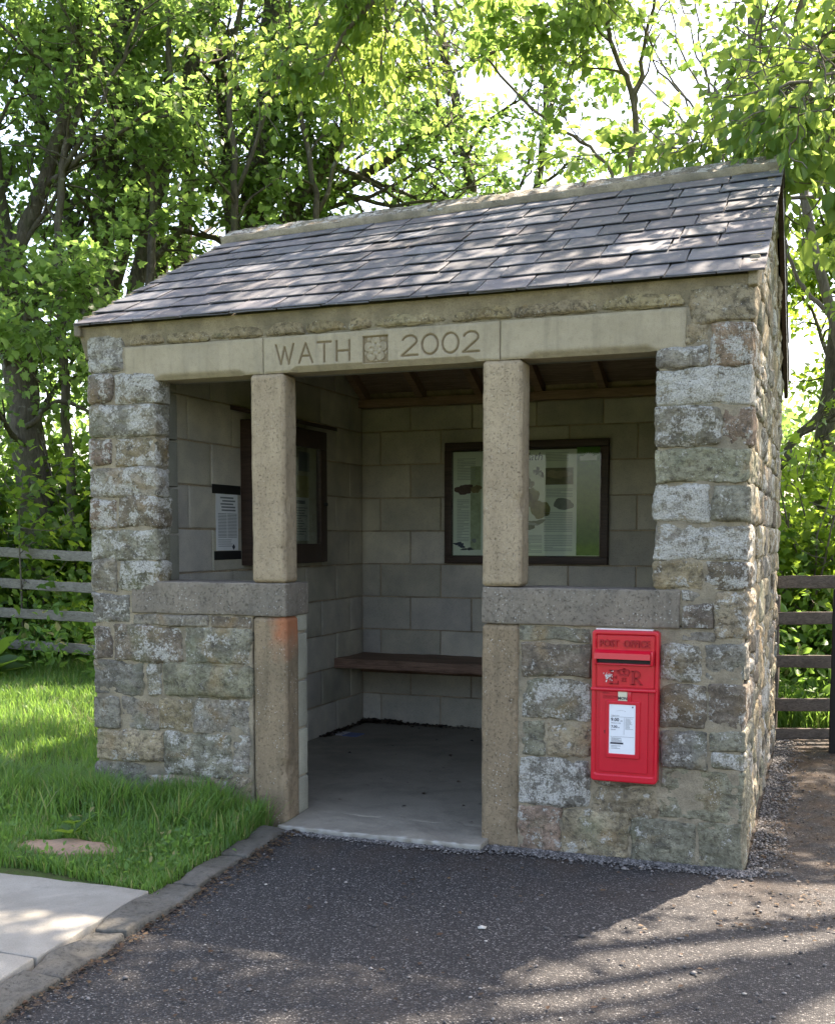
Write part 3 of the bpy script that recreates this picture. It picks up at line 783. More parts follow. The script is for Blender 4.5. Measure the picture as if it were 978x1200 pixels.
# ================================================================== POST BOX
PB = empty('post_box', (-.495, 0, .345), 'red wall-mounted post box with raised ER cipher on the right stone panel', 'post box')
bx0, bx1, bz0, bz1 = -.638, -.352, .345, 1.003
U = lambda u: bx0+(u-130)/440*(bx1-bx0)
Vv = lambda v: bz1-(v-100)/1045*(bz1-bz0)
FY = -.040
def rrect(x0, x1, z0, z1, r, n=6):
    P = []
    for cx, cz, a in ((x1-r, z1-r, 0), (x0+r, z1-r, 90), (x0+r, z0+r, 180), (x1-r, z0+r, 270)):
        P += [(cx+r*math.cos(R(a+90*i/n)), cz+r*math.sin(R(a+90*i/n))) for i in range(n+1)]
    return P
def rplate(mb, x0, x1, z0, z1, r, yb, yf, bev=.004, m=0, hole=None):
    # rounded plate facing -Y with bevelled front edge; rings from back to front
    rings = [(rrect(x0, x1, z0, z1, r), yb), (rrect(x0, x1, z0, z1, r), yf+bev), (rrect(x0+bev*.3, x1-bev*.3, z0+bev*.3, z1-bev*.3, r-bev*.3), yf+bev*.3), (rrect(x0+bev, x1-bev, z0+bev, z1-bev, max(r-bev, .001)), yf)]
    if hole is not None:
        hx0, hx1, hz0, hz1, hr, hy = hole
        rings += [(rrect(hx0-bev, hx1+bev, hz0-bev, hz1+bev, hr+bev), yf), (rrect(hx0, hx1, hz0, hz1, hr), yf+bev), (rrect(hx0, hx1, hz0, hz1, hr), hy)]
    V = []; n = len(rings[0][0])
    for P, y in rings: V += [(px, y, pz) for px, pz in P]
    F = []
    for k in range(len(rings)-1):
        for i in range(n):
            j = (i+1) % n; F.append((k*n+i, (k+1)*n+i, (k+1)*n+j, k*n+j)[::-1])
    F.append(tuple((len(rings)-1)*n+i for i in range(n))[::-1] if True else None)
    mb.add(V, F, m)
m = MB(); rplate(m, bx0, bx1, bz0, bz1, .016, .02, FY-.006, .006, hole=(U(160), U(545), Vv(1095), Vv(132), .006, FY+.004)); build(m, 'casing', M_RED, PB, fix=True)
m = MB(); rplate(m, U(163), U(542), Vv(488), Vv(136), .004, FY+.01, FY-.001, .002); build(m, 'upper_panel', M_RED, PB, fix=True)
m = MB(); m.rock((U(128), FY-.016, Vv(516)), (U(556), FY, Vv(494)), res=.02, r=.004, amp=0); build(m, 'ledge', M_RED, PB)
# hood over the slot
hd = MB(); hp = [(FY+.004, Vv(232)), (FY-.012, Vv(234)), (FY-.034, Vv(252)), (FY-.036, Vv(292)), (FY-.026, Vv(292)), (FY-.022, Vv(262)), (FY+.004, Vv(250))]
hd.prism(hp, 0, U(155), U(522), 0)
hd.rock((U(155), FY-.022, Vv(330)), (U(166), FY+.002, Vv(250)), res=.03, r=.002, amp=0); hd.rock((U(522), FY-.026, Vv(332)), (U(540), FY+.002, Vv(236)), res=.03, r=.003, amp=0)
hood = build(hd, 'hood', M_RED, PB, fix=True)
m = MB(); m.box((U(168), FY-.006, Vv(322)), (U(520), FY-.0015, Vv(262))); build(m, 'slot', M_BLACK, PB)
m = MB(); m.rock((U(160), FY-.014, Vv(338)), (U(530), FY-.001, Vv(324)), res=.03, r=.003, amp=0); build(m, 'slot_lip', M_RED, PB)
# lettering
RX = (math.pi/2, 0, 0)
m = MB(); me_to_mb(m, text_polys('POST  OFFICE', .043, .005, (U(348), FY-.005, Vv(212)), RX, None, 't', None, 'CENTER', .0009, spacing=1.0))
V = m.v[0]; cxx = (V[:, 0].min()+V[:, 0].max())/2; V[:, 0] = (V[:, 0]-cxx)*(U(512)-U(182))/(V[:, 0].max()-V[:, 0].min())+(U(512)+U(182))/2
V = m.v[0]; half = [f for f in m.f]; L_ = MB(); R_ = MB(); mid = (V[:, 0].min()+V[:, 0].max())/2-.012
for MM, sgn in ((L_, 1), (R_, -1)):
    MM.add(V, [f for f in m.f if sgn*(mid-V[f[0], 0]) > 0], 0)
    keep = sorted({i for f in MM.f for i in f}); ix = {k: j for j, k in enumerate(keep)}
    MM.v = [V[keep]]; MM.c = [MM.c[0][keep]]; MM.f = [[ix[i] for i in f] for f in MM.f]; MM.n = len(keep)
    build(MM, 'raised_word', M_REDD, PB)
def serif(mb, segs, w, y):
    for (a, b, ww) in segs:
        a = np.array(a); b = np.array(b); d = (b-a)/np.linalg.norm(b-a); nn = np.array([-d[1], d[0]])*ww/2
        poly = [tuple(a+nn), tuple(a-nn), tuple(b-nn), tuple(b+nn)]
        mb.prism(poly, 1, y, y+.009, 0)
y = FY-.0075; m = MB(); z0, z1 = Vv(468), Vv(372)
e0, e1 = U(245), U(308)
serif(m, [((e0+.012, z0), (e0+.012, z1), .010), ((e0, z1-.002), (e1, z1-.002), .0045), ((e0, z0+.002), (e1, z0+.002), .0045), ((e0+.012, (z0+z1)/2), (e1-.009, (z0+z1)/2), .004), ((e1-.002, z1), (e1-.002, z1-.014), .004), ((e1-.002, z0), (e1-.002, z0+.014), .004), ((e1-.009, (z0+z1)/2-.007), (e1-.009, (z0+z1)/2+.007), .0035)], 0, y)
build(m, 'raised_letter', M_REDD, PB, fix=True); m = MB(); r0, r1 = U(388), U(462)
serif(m, [((r0+.012, z0), (r0+.012, z1), .010), ((r0, z0+.002), (r0+.024, z0+.002), .004), ((r0, z1-.002), (r0+.014, z1-.002), .004)], 0, y)
ra = arc(r0+.018, z1-.017, .021, .0155, 92, -92, 12)
for a, b in zip(ra[:-1], ra[1:]): serif(m, [(a, b, .0065)], 0, y)
serif(m, [((r0+.022, z1-.031), (r1-.002, z0+.002), .007), ((r1-.006, z0+.002), (r1+.004, z0+.002), .004)], 0, y)
build(m, 'raised_letter', M_REDD, PB, fix=True)
# crown and small II
m = MB(); cx, cz = U(345), Vv(404)
serif(m, [((cx-.019, cz), (cx+.019, cz), .008)], 0, y)
for sx in (-1, 1):
    pa = [(cx+sx*.018, cz+.004), (cx+sx*.023, cz+.014), (cx+sx*.018, cz+.023), (cx+sx*.008, cz+.022), (cx, cz+.014)]
    for a, b in zip(pa[:-1], pa[1:]): serif(m, [(a, b, .005)], 0, y)
serif(m, [((cx, cz+.004), (cx, cz+.03), .005), ((cx-.005, cz+.027), (cx+.005, cz+.027), .004)], 0, y)
for dx in (-.006, .006): serif(m, [((cx+dx, Vv(446)), (cx+dx, Vv(424)), .003)], 0, y)
serif(m, [((cx-.01, Vv(446)), (cx+.01, Vv(446)), .002), ((cx-.01, Vv(424)), (cx+.01, Vv(424)), .002)], 0, y)
build(m, 'crown', M_REDD, PB, fix=True)
m = MB()
# chipped paint (real wear: shows the white undercoat)
m = MB(); rc = random.Random(3)
for k in range(34):
    px = U(rc.choice([rc.gauss(232, 5), rc.gauss(262, 7), rc.gauss(250, 14)])); pz = Vv(rc.gauss(415, 18)); w = rc.uniform(.001, .004); h = rc.uniform(.002, .009)
    m.prism([(px-w/2, pz-h/2), (px+w/2, pz-h/2+.001), (px+w/3, pz+h/2), (px-w/2, pz+h/3)], 1, FY-.0082-.0001*k, FY-.001, 0)
build(m, 'chipped_paint', M_CHIP, PB, fix=True)
# door, frame, plate
DR = MB(); rplate(DR, U(186), U(506), Vv(1076), Vv(518), .004, FY+.01, FY-.004, .002)
door = build(DR, 'door', M_RED, PB, fix=True)
m = MB(); rplate(m, U(232), U(455), Vv(976), Vv(582), .004, FY, FY-.012, .003, hole=(U(252), U(426), Vv(946), Vv(606), .003, FY-.0065)); m.rock((U(372), FY-.011, Vv(590)), (U(397), FY-.003, Vv(516)), res=.03, r=.002, amp=0); build(m, 'plate_frame', M_RED, door, fix=True)
pl = MB(); pl.box((U(251), FY-.008, Vv(947)), (U(427), FY-.0055, Vv(605))); pln = build(pl, 'collection_plate', M_WHITE, door)
py = FY-.0086
def tput(mb, s, size, u, v, bold=0., al='LEFT', yy=None): me_to_mb(mb, text_polys(s, size, .0002, (U(u), yy or py, Vv(v)), RX, None, 't', None, al, bold, 2))
m = MB(); tput(m, '9.00', .0205, 264, 722, .0005); tput(m, 'am', .0085, 327, 722); tput(m, '7.00', .0155, 266, 768, .0003); tput(m, 'am', .008, 308, 768)
tput(m, 'Monday to Friday', .0058, 266, 737); tput(m, 'Saturday', .0058, 266, 783)
for v in (688, 690): pass
m.box((U(262), py, Vv(880)), (U(348), py+.0004, Vv(868)))
for k in range(6): m.box((U(268), py, Vv(838+k*5.2)), (U(268+rc.uniform(45, 75)), py+.0003, Vv(836.4+k*5.2)))
for k in range(3): m.box((U(268), py, Vv(893+k*9)), (U(268+rc.uniform(40, 70)), py+.0003, Vv(891+k*9)))
m.box((U(262), py, Vv(829)), (U(420), py+.0003, Vv(827.6))); m.box((U(262), py, Vv(692)), (U(418), py+.0003, Vv(690.6))); m.box((U(351), py, Vv(812)), (U(352.2), py+.0003, Vv(696)))
m.box((U(403), py, Vv(627)), (U(411), py+.0003, Vv(616)))
for k in range(14): m.box((U(360), py, Vv(702+k*5.6)), (U(360+rc.uniform(28, 52)), py+.0003, Vv(700.6+k*5.6)))
tput(m, 'Collection times', .0052, 266, 685)
for k in range(8): m.box((U(300+k*8), py, Vv(652-5*math.sin(k/7*math.pi))), (U(306+k*8), py+.0003, Vv(650.8-5*math.sin(k/7*math.pi))))
build(m, 'plate_print', M_INK, pln)
m = MB(); m.rock((U(309), FY-.010, Vv(581)), (U(371), FY-.002, Vv(516)), res=.05, r=.002, amp=0); tab = build(m, 'day_tab', M_CREAM, door)
m = MB(); me_to_mb(m, text_polys('MON', .017, .0003, (U(340), FY-.0105, Vv(571)), RX, None, 't', None, 'CENTER', .0006, 2)); build(m, 'day_tab_print', M_INK, tab)
m = MB()
for v, s in ((536, 'NEXT'), (560, 'COLLECTION')): me_to_mb(m, text_polys(s, .0115, .0008, (U(205), FY-.0048, Vv(v)), RX, None, 't', None, 'LEFT', .0002, 2))
m.box((U(205), FY-.0052, Vv(568)), (U(282), FY-.003, Vv(564))); build(m, 'raised_lettering', M_REDD, door)
m = MB(); m.tube([(U(222), FY-.0055, Vv(795)), (U(222), FY-.002, Vv(795))], .003, 10); m.box((U(220), FY-.0052, Vv(812)), (U(224), FY-.003, Vv(795))); build(m, 'keyhole', M_BLACK, door, fix=True)
m = MB(); m.box((bx0+.012, -.022, bz1+.0005), (bx1-.03, .012, bz1+.005)); build(m, 'backing_strip', M_CHIP, PB)

# ================================================================== NOTICE BOARD ON THE BACK WALL
NB = empty('information_board', (-1.764, 2.87, 1.21), 'wide glazed information board on the back block wall with green right-hand strip', 'notice board')
nx0, nx1, nz0, nz1 = -2.350, -1.168, 1.215, 2.075
FB = 2.868; fw_ = .052
m = MB()
for lo, hi in (((nx0, FB-.045, nz1-fw_), (nx1, FB, nz1)), ((nx0, FB-.045, nz0), (nx1, FB, nz0+fw_)), ((nx0, FB-.046, nz0+fw_), (nx0+fw_, FB, nz1-fw_)), ((nx1-fw_, FB-.046, nz0+fw_), (nx1, FB, nz1-fw_))):
    m.rock(lo, hi, res=.06, r=.004, amp=.0008)
m.box((nx0+.01, FB-.012, nz0+.01), (nx1-.01, FB-.001, nz1-.01))
build(m, 'frame', M_DARKT, NB)
px0, px1, pz0, pz1 = nx0+fw_+.004, nx1-fw_-.012, nz0+fw_+.006, nz1-fw_-.014
PY_ = FB-.015
def flat(mb, x0, x1, z0, z1, lay, m=0, c=(1, 1, 1, 0)):
    yy = PY_-.0012-lay*.0007
    mb.add([(x0, yy, z0), (x1, yy, z0), (x1, yy, z1), (x0, yy, z1)], [(0, 1, 2, 3)], m, c)
def tintmat(name, rough=.6):
    t = NT(name); a = t.attr(); c = t.mix(t.ramp(t.noise(30, 5, .7), [(.3, 0), (.7, 1)]), t.mix(1, a.outputs['Color'], (.7, .7, .7), 'MULTIPLY'), t.mix(1, a.outputs['Color'], (1.2, 1.2, 1.2), 'MULTIPLY')); t.bsdf(c, rough, None, .3); return t.mat
M_PRINT = tintmat('printed_colour')
m = MB(); m.box((px0, PY_, pz0), (px1, PY_+.002, pz1)); po = build(m, 'poster', m_plain('poster_paper', (.80, .82, .72), .6, .06, 6), NB)
W_ = px1-px0; H_ = pz1-pz0
fx = lambda u: px0+(u-90)/(858-90)*W_      # u,v in the crop of the photo
fz = lambda v: pz1-(v-112)/(670-112)*H_
g = MB(); flat(g, fx(742), fx(858), fz(668), fz(104), 0, 0, (.10, .22, .035, 0))
flat(g, fx(185), fx(242), fz(640), fz(190), 0, 0, (.46, .50, .34, 0))
def blob(mb, cu, cv, ru, rv, col, lay, seed, n=28, irr=.3):
    rb = random.Random(seed); ph = [rb.uniform(0, 6.28) for _ in range(4)]
    P = []
    for i in range(n):
        a = 2*math.pi*i/n; k = 1+irr*(.5*math.sin(2*a+ph[0])+.35*math.sin(3*a+ph[1])+.3*math.sin(5*a+ph[2])+.2*math.sin(9*a+ph[3]))
        P.append((fx(cu+ru*k*math.cos(a)), PY_-.0012-lay*.0007, fz(cv-rv*k*math.sin(a))))
    P.append((fx(cu), PY_-.0012-lay*.0007, fz(cv))); mb.add(P, [(n, i, (i+1) % n)[::-1] for i in range(n)], 0, col+(0,))
flat(g, fx(582), fx(724), fz(296), fz(208), 1, 0, (.20, .17, .10, 0)); blob(g, 648, 242, 55, 24, (.34, .28, .18), 2, 4)
blob(g, 150, 314, 44, 30, (.13, .07, .06), 1, 1); blob(g, 215, 312, 30, 20, (.28, .20, .11), 1, 2)
blob(g, 555, 425, 48, 52, (.24, .22, .08), 1, 7, irr=.2); blob(g, 500, 360, 44, 55, (.23, .22, .09), 1, 8, irr=.25); blob(g, 495, 285, 26, 26, (.17, .15, .10), 1, 9)
blob(g, 420, 330, 90, 60, (.26, .27, .12), 1, 12); blob(g, 360, 420, 60, 60, (.25, .27, .13), 1, 13)
blob(g, 675, 398, 52, 30, (.23, .24, .22), 1, 10, irr=.15); blob(g, 545, 228, 22, 22, (.06, .06, .05), 1, 11, irr=.7); blob(g, 552, 240, 9, 9, (.44, .47, .42), 2, 14)
blob(g, 518, 502, 44, 20, (.20, .23, .15), 1, 15, irr=.8); blob(g, 518, 502, 26, 9, (.40, .44, .38), 2, 16, irr=.5)
blob(g, 128, 612, 26, 14, (.05, .06, .10), 1, 17, irr=.6); blob(g, 172, 636, 28, 8, (.07, .07, .08), 1, 18, irr=.6); blob(g, 205, 590, 14, 10, (.3, .3, .32), 1, 19)
build(g, 'pictures', M_PRINT, po)
rc = random.Random(8)
def lines(u0, u1, v0, v1, st, k=.95):
    v = v0; g = MB()
    while v < v1:
        e = u1 if rc.random() < .85 else u0+(u1-u0)*rc.uniform(.3, .8)
        flat(g, fx(u0), fx(e), fz(v+st*.38), fz(v), 1); v += st
    build(g, 'text_column', M_INKL, po)
lines(112, 212, 148, 262, 8.5); lines(112, 178, 368, 590, 8.5); lines(582, 700, 128, 175, 8); lines(585, 722, 318, 362, 8); lines(470, 566, 560, 655, 7.5); lines(575, 722, 440, 545, 9); lines(575, 722, 560, 650, 9)
lines(255, 330, 150, 300, 8.5); lines(255, 400, 520, 650, 8.5)
g = MB(); me_to_mb(g, text_polys('Wath', .078, .0002, (fx(566), PY_-.003, fz(166)), RX, None, 't', None, 'RIGHT', 0., 3)); V = g.v[0]; V[:, 0] += (V[:, 2]-fz(166))*.22; build(g, 'title', M_INK, po)
g = MB(); flat(g, fx(756), fx(842), fz(174), fz(150), 2); 
for a in range(-60, 61, 20): 
    c0 = (fx(799), fz(156)); L = .045; c1 = (c0[0]+L*math.sin(R(a)), c0[1]+L*math.cos(R(a))*.8)
    nn = (.005*math.cos(R(a)), -.005*math.sin(R(a))); mid = ((c0[0]+c1[0])/2, (c0[1]+c1[1])/2)
    yy = PY_-.0035; g.add([(c0[0], yy, c0[1]), (mid[0]-nn[0], yy, mid[1]-nn[1]), (c1[0], yy, c1[1]), (mid[0]+nn[0], yy, mid[1]+nn[1])], [(0, 3, 2, 1)])
build(g, 'logo', M_PAPER, po, fix=False)
def m_glass():
    t = NT('board_glass'); tr = t.n('BsdfTransparent'); tr.inputs[0].default_value = (.93, .96, .94, 1)
    gl = t.n('BsdfGlossy', Roughness=.03); fr = t.n('Fresnel', IOR=1.5); f2 = t.math('ADD', t.math('MULTIPLY', fr.outputs[0], .5), .0)
    mx = t.n('MixShader'); t.link(f2, mx.inputs[0]); t.link(tr.outputs[0], mx.inputs[1]); t.link(gl.outputs[0], mx.inputs[2]); t.link(mx.outputs[0], t.out.inputs[0]); return t.mat
M_GLASS = m_glass()
g = MB(); g.box((nx0+fw_+.0005, FB-.030, nz0+fw_+.0005), (nx1-fw_-.0005, FB-.026, nz1-fw_-.0005)); build(g, 'glass', M_GLASS, NB)

# ================================================================== NOTICE CASE ON THE LEFT WALL
NC = empty('notice_case', (-3.01, 1.5, 1.23), 'dark wooden glazed notice case with a sloping lid on the left block wall', 'notice case')
cx0, cx1, cy0, cy1, cz0, cz1 = -3.012, -2.915, 1.085, 2.02, 1.235, 2.10
m = MB()
m.rock((cx0, cy0, cz0), (cx1, cy0+.03, cz1), res=.1, r=.003, amp=.0008); m.rock((cx0, cy1-.03, cz0), (cx1, cy1, cz1), res=.1, r=.003, amp=.0008)
m.rock((cx0, cy0+.03, cz0), (cx1, cy1-.03, cz0+.03), res=.1, r=.003, amp=.0008); m.rock((cx0, cy0+.03, cz1-.03), (cx1, cy1-.03, cz1), res=.1, r=.003, amp=.0008)
m.box((cx0, cy0+.03, cz0+.03), (cx0+.012, cy1-.03, cz1-.03)); build(m, 'cabinet', M_DARKT, NC)
m = MB()
for lo, hi in (((cx1+.001, cy0+.002, cz0+.004), (cx1+.024, cy0+.095, cz1-.12)), ((cx1+.001, cy1-.095, cz0+.004), (cx1+.024, cy1-.002, cz1-.12)), ((cx1+.001, cy0+.095, cz0+.004), (cx1+.0235, cy1-.095, cz0+.125)), ((cx1+.001, cy0+.002, cz1-.12), (cx1+.024, cy1-.002, cz1-.004))):
    m.rock(lo, hi, res=.08, r=.004, amp=.0006)
dc = build(m, 'door', M_DARKT, NC)
m = MB(); m.box((cx1+.006, cy0+.0955, cz0+.1255), (cx1+.010, cy1-.0955, cz1-.1205)); build(m, 'glass', M_GLASS, dc)
m = MB(); m.tube([(cx1+.022, cy1-.045, 1.62), (cx1+.045, cy1-.045, 1.62)], .012, 10); build(m, 'knob', M_BLACK, dc)
m = MB(); V = []
for yy in (cy0-.11, cy1+.06):
    V += [(-3.012, yy, cz1+.045), (-2.845, yy, cz1+.008), (-2.845, yy, cz1+.032), (-3.012, yy, cz1+.072)]
m.add(V, [(0, 1, 2, 3), (7, 6, 5, 4), (0, 4, 5, 1), (1, 5, 6, 2), (2, 6, 7, 3), (3, 7, 4, 0)], 0); build(m, 'lid', M_DARKT, NC, fix=True)
def ybox(mb, y0, y1, z0, z1, x, t=.0012, m=0): mb.box((x-t, y0, z0), (x, y1, z1), m)
m = MB(); ybox(m, cy0+.04, cy1-.04, cz0+.04, cz1-.04, cx0+.0605, .002); build(m, 'pinboard', m_plain('pale_felt', (.48, .47, .36), .9), NC)
for nm, (a, b, c_, d), mt in (('pinned_notice', (1.56, 1.86, 1.38, 1.66), M_PAPER), ('pinned_notice', (1.50, 1.86, 1.66, 1.80), m_plain('yellow_paper', (.48, .44, .20))), ('pinned_notice', (1.20, 1.45, 1.4, 1.85), M_PAPER), ('pinned_notice', (1.72, 1.87, 1.83, 1.955), M_INKG)):
    m = MB(); ybox(m, a, b, c_, d, cx0+.064, .0012); nn = build(m, nm, mt, NC)
    if mt is M_PAPER:
        m = MB(); z = d-.02; ybox(m, a+.02, b-.06, z-.022, z, cx0+.065, .0006); z -= .045
        while z > c_+.03: ybox(m, a+.02, b-.02-rc.uniform(0, .1), z-.005, z, cx0+.065, .0006); z -= .017
        build(m, 'print', M_INKG, nn)
# timetable sheet
TT = empty('bus_timetable', (-3.014, .92, 1.27), 'white printed timetable sheet held by black strips on the left block wall', 'timetable')
X_ = -3.010
m = MB(); ybox(m, .80, 1.045, 1.325, 1.655, X_, .002); sh = build(m, 'sheet', M_WHITE, TT)
m = MB(); ybox(m, .76, 1.075, 1.652, 1.705, X_+.002, .003); build(m, 'tape', M_BLACK, TT)
m = MB(); ybox(m, .775, 1.075, 1.272, 1.322, X_+.002, .003); build(m, 'tape', M_BLACK, TT)
m = MB(); z = 1.635
for k in range(5): ybox(m, .84+rc.uniform(0, .03), 1.0+rc.uniform(-.02, .02), z-.009, z, X_+.001, .0006); z -= .018
z = 1.54
while z > 1.40:
    for (a, b) in ((.82, .915), (.925, 1.03)): ybox(m, a, b, z-.0035, z, X_+.001, .0006)
    z -= .0085
for k in range(4): ybox(m, .82, 1.02-rc.uniform(0, .07), 1.385-k*.012, 1.388-k*.012, X_+.001, .0006)
build(m, 'print', M_INKG, sh)
m = MB(); V = [(X_+.0014, .99+.018*math.cos(R(45+90*k-45)), 1.345+.018*math.sin(R(45+90*k-45))) for k in range(4)]; m.add(V, [(0, 1, 2, 3)]); build(m, 'emblem', M_INK, sh)

# leaflet on the floor
m = MB(); m.rock((-2.98, 2.22, .0255), (-2.88, 2.36, .029), res=.03, r=.001, amp=.002, warp=.003); lf = build(m, 'dropped_leaflet', m_plain('leaflet_white', (.5, .5, .52)), None); tag(lf, 'pale leaflet dropped on the shelter floor near the left wall', 'leaflet'); center_origin(lf, (-2.93, 2.29, .026))
m = MB(); m.rock((-2.875, 2.20, .0255), (-2.77, 2.34, .030), res=.03, r=.001, amp=.002, warp=.003); lf = build(m, 'dropped_leaflet', m_plain('leaflet_blue', (.12, .15, .30)), None); tag(lf, 'blue leaflet dropped on the shelter floor beside the pale one', 'leaflet'); center_origin(lf, (-2.82, 2.27, .026))

# ================================================================== GROUND
def kx(y): return -2.075+(-1.868+2.075)*np.clip((-.113-y)/2.2, -.2, 4)
def gh(x, y):
    x = np.asarray(x, float); y = np.asarray(y, float)
    s = kx(y)-.10-x
    left = sstep(-.03, .05, s)*(1-sstep(-3.24, -3.18, x)*sstep(-.10, -.04, y)*(1-sstep(3.1, 3.2, y)))
    h = -.12+left*(.135+.03*sstep(.1, 1.2, s)+.14*sstep(.6, 3., s)*sstep(-1.2, 1.5, y)+.02*perlin(np.stack([x*1.1, y*1.1, x*0], -1).reshape(-1, 3)).reshape(x.shape))
    pv = sstep(-1.16, -1.24, -y*0+y) if False else (1-sstep(-1.30, -1.24, y))*(1-sstep(2.5, 2.6, s))*sstep(-4.4, -4.3, y); h = h*(1-pv)+pv*np.minimum(h, -.05)
    bk_ = sstep(3.5, 3.75, y); h = np.maximum(h, -.12+bk_*(.14+.25*sstep(4, 12, y)))
    fr = sstep(-9.0, -9.6, y) if False else 1-sstep(-9.6, -9.0, y); h = np.maximum(h, -.12+fr*.15)
    rt = sstep(4.5, 5., x); h = np.maximum(h, -.12+rt*.16)
    return h
m = MB()
xs = np.concatenate([np.linspace(-220, -12, 14)[:-1], np.linspace(-12, -3.2, 45)[:-1], np.linspace(-3.2, -1.7, 60)[:-1], np.linspace(-1.7, 6, 40)[:-1], np.linspace(6, 220, 14)])
ys = np.concatenate([np.linspace(-220, -11, 14)[:-1], np.linspace(-11, -2.5, 40)[:-1], np.linspace(-2.5, 4.2, 90)[:-1], np.linspace(4.2, 20, 40)[:-1], np.linspace(20, 300, 14)])
X, Y = np.meshgrid(xs, ys, indexing='ij'); Z = gh(X, Y)
I = (np.arange(len(xs)-1)[:, None]*len(ys)+np.arange(len(ys)-1)[None, :]).ravel(); n = len(ys)
m.add(np.stack([X.ravel(), Y.ravel(), Z.ravel()], 1), np.stack([I, I+n, I+n+1, I+1], 1).tolist(), 0, (1, 1, 1, 0), True)
struct(build(m, 'ground', m_soil()))
m = MB(); nx, ny = 60, 120
u, v = np.meshgrid(np.linspace(0, 1, nx), np.linspace(-9.4, 3.62, ny), indexing='ij')
X = kx(v)-.02+u*(4.85-kx(v)); Z = .004*perlin(np.stack([X.ravel()*1.5, v.ravel()*1.5, X.ravel()*0], 1)).reshape(X.shape)-.004
I = (np.arange(nx-1)[:, None]*ny+np.arange(ny-1)[None, :]).ravel()
m.add(np.stack([X.ravel(), v.ravel(), Z.ravel()], 1), np.stack([I, I+ny, I+ny+1, I+1], 1).tolist(), 0, (1, 1, 1, 0), True)
struct(build(m, 'tarmac', m_asphalt()))
# kerb
M_KERB = m_ashlar('kerb_stone', (.155, .145, .12), (.10, .093, .075), pit=1., stain=(.06, .055, .04))
m = MB(); ks = [-.13, -.62, -1.06, -1.62, -2.02, -2.62, -3.3, -4.1, -4.9, -5.8]
rk = random.Random(4)
for k, (a, b) in enumerate(zip(ks[:-1], ks[1:])):
    def xf(V):
        V = V.copy(); V[:, 0] += kx(V[:, 1]); return V
    m.rock((-.125-rk.uniform(0, .02), b+.006, -.10), (.003+rk.uniform(-.008, .01), a-.004, .020+rk.uniform(-.006, .006)), res=.018, r=.012, amp=.006, freq=13, warp=.012, seed=k, xf=xf)
struct(build(m, 'kerb', M_KERB))
# pale paving slabs
M_SLAB = m_concrete('pale_paving', (.25, .235, .195), (.37, .35, .30))
m = MB()
def slab(y0, y1):
    for (a, b) in ((-2.7, -1.362), (-1.35, 0)):
        m.rock((a, y0, -.06), (b, y1, .027), res=.06, r=.006, amp=.001, warp=.003, seed=int(y0*9), xf=(lambda V: np.stack([V[:, 0]+kx(V[:, 1])-.150, V[:, 1], V[:, 2]], 1)))
def _old(y0, y1):
    def xf(V):
        V = V.copy(); t = (V[:, 0]+4.2)/1.; k = V[:, 0] > -3; V[k, 0] = kx(V[k, 1])-.115-.055+(V[k, 0]); return V
    for (a, b) in ((-5.2, -3.9), (-3.885, 0)):
        m.rock((a if b == 0 else a, y0, -.06), (b, y1, .031), res=.06, r=.006, amp=.001, warp=.003, seed=int(y0*9), xf=(lambda V: np.stack([np.where(V[:, 0] > -.2, V[:, 0]+kx(V[:, 1])-.165, np.minimum(V[:, 0], kx(V[:, 1])-.165)), V[:, 1], V[:, 2]], 1)))
slab(-1.935, -1.205); slab(-2.68, -1.945); slab(-3.5, -2.69); slab(-4.4, -3.51)
struct(build(m, 'paving', M_SLAB))
# stepping stone
m = MB(); n = 40; V = [(-2.755, -.91, .062)]
rk = random.Random(9)
for ring, (rr_, z) in enumerate(((.33, .062), (.72, .064), (.96, .062), (1.0, .055), (1.0, -.02))):
    for i in range(n):
        a = 2*math.pi*i/n; k = 1+.09*math.sin(2*a+1)+.07*math.sin(3*a+2)+.04*math.sin(5*a)
        V.append((-2.755+.225*rr_*k*math.cos(a)-.02*math.sin(a), -.91+.125*rr_*k*math.sin(a)+.03*math.cos(a), z+.003*math.sin(7*a+ring)))
F = [(0, 1+i, 1+(i+1) % n) for i in range(n)]
for r_ in range(4): F += [(1+r_*n+i, 1+(r_+1)*n+i, 1+(r_+1)*n+(i+1) % n, 1+r_*n+(i+1) % n) for i in range(n)]
m.add(V, F, 0, (1, 1, 1, 0), True); st = build(m, 'stepping_stone', m_ashlar('pink_sandstone', (.40, .27, .18), (.30, .20, .135), pit=.4), None, fix=True); tag(st, 'flat pinkish sandstone slab let into the grass by the paving', 'stone slab'); center_origin(st, (-2.755, -.91, .02))

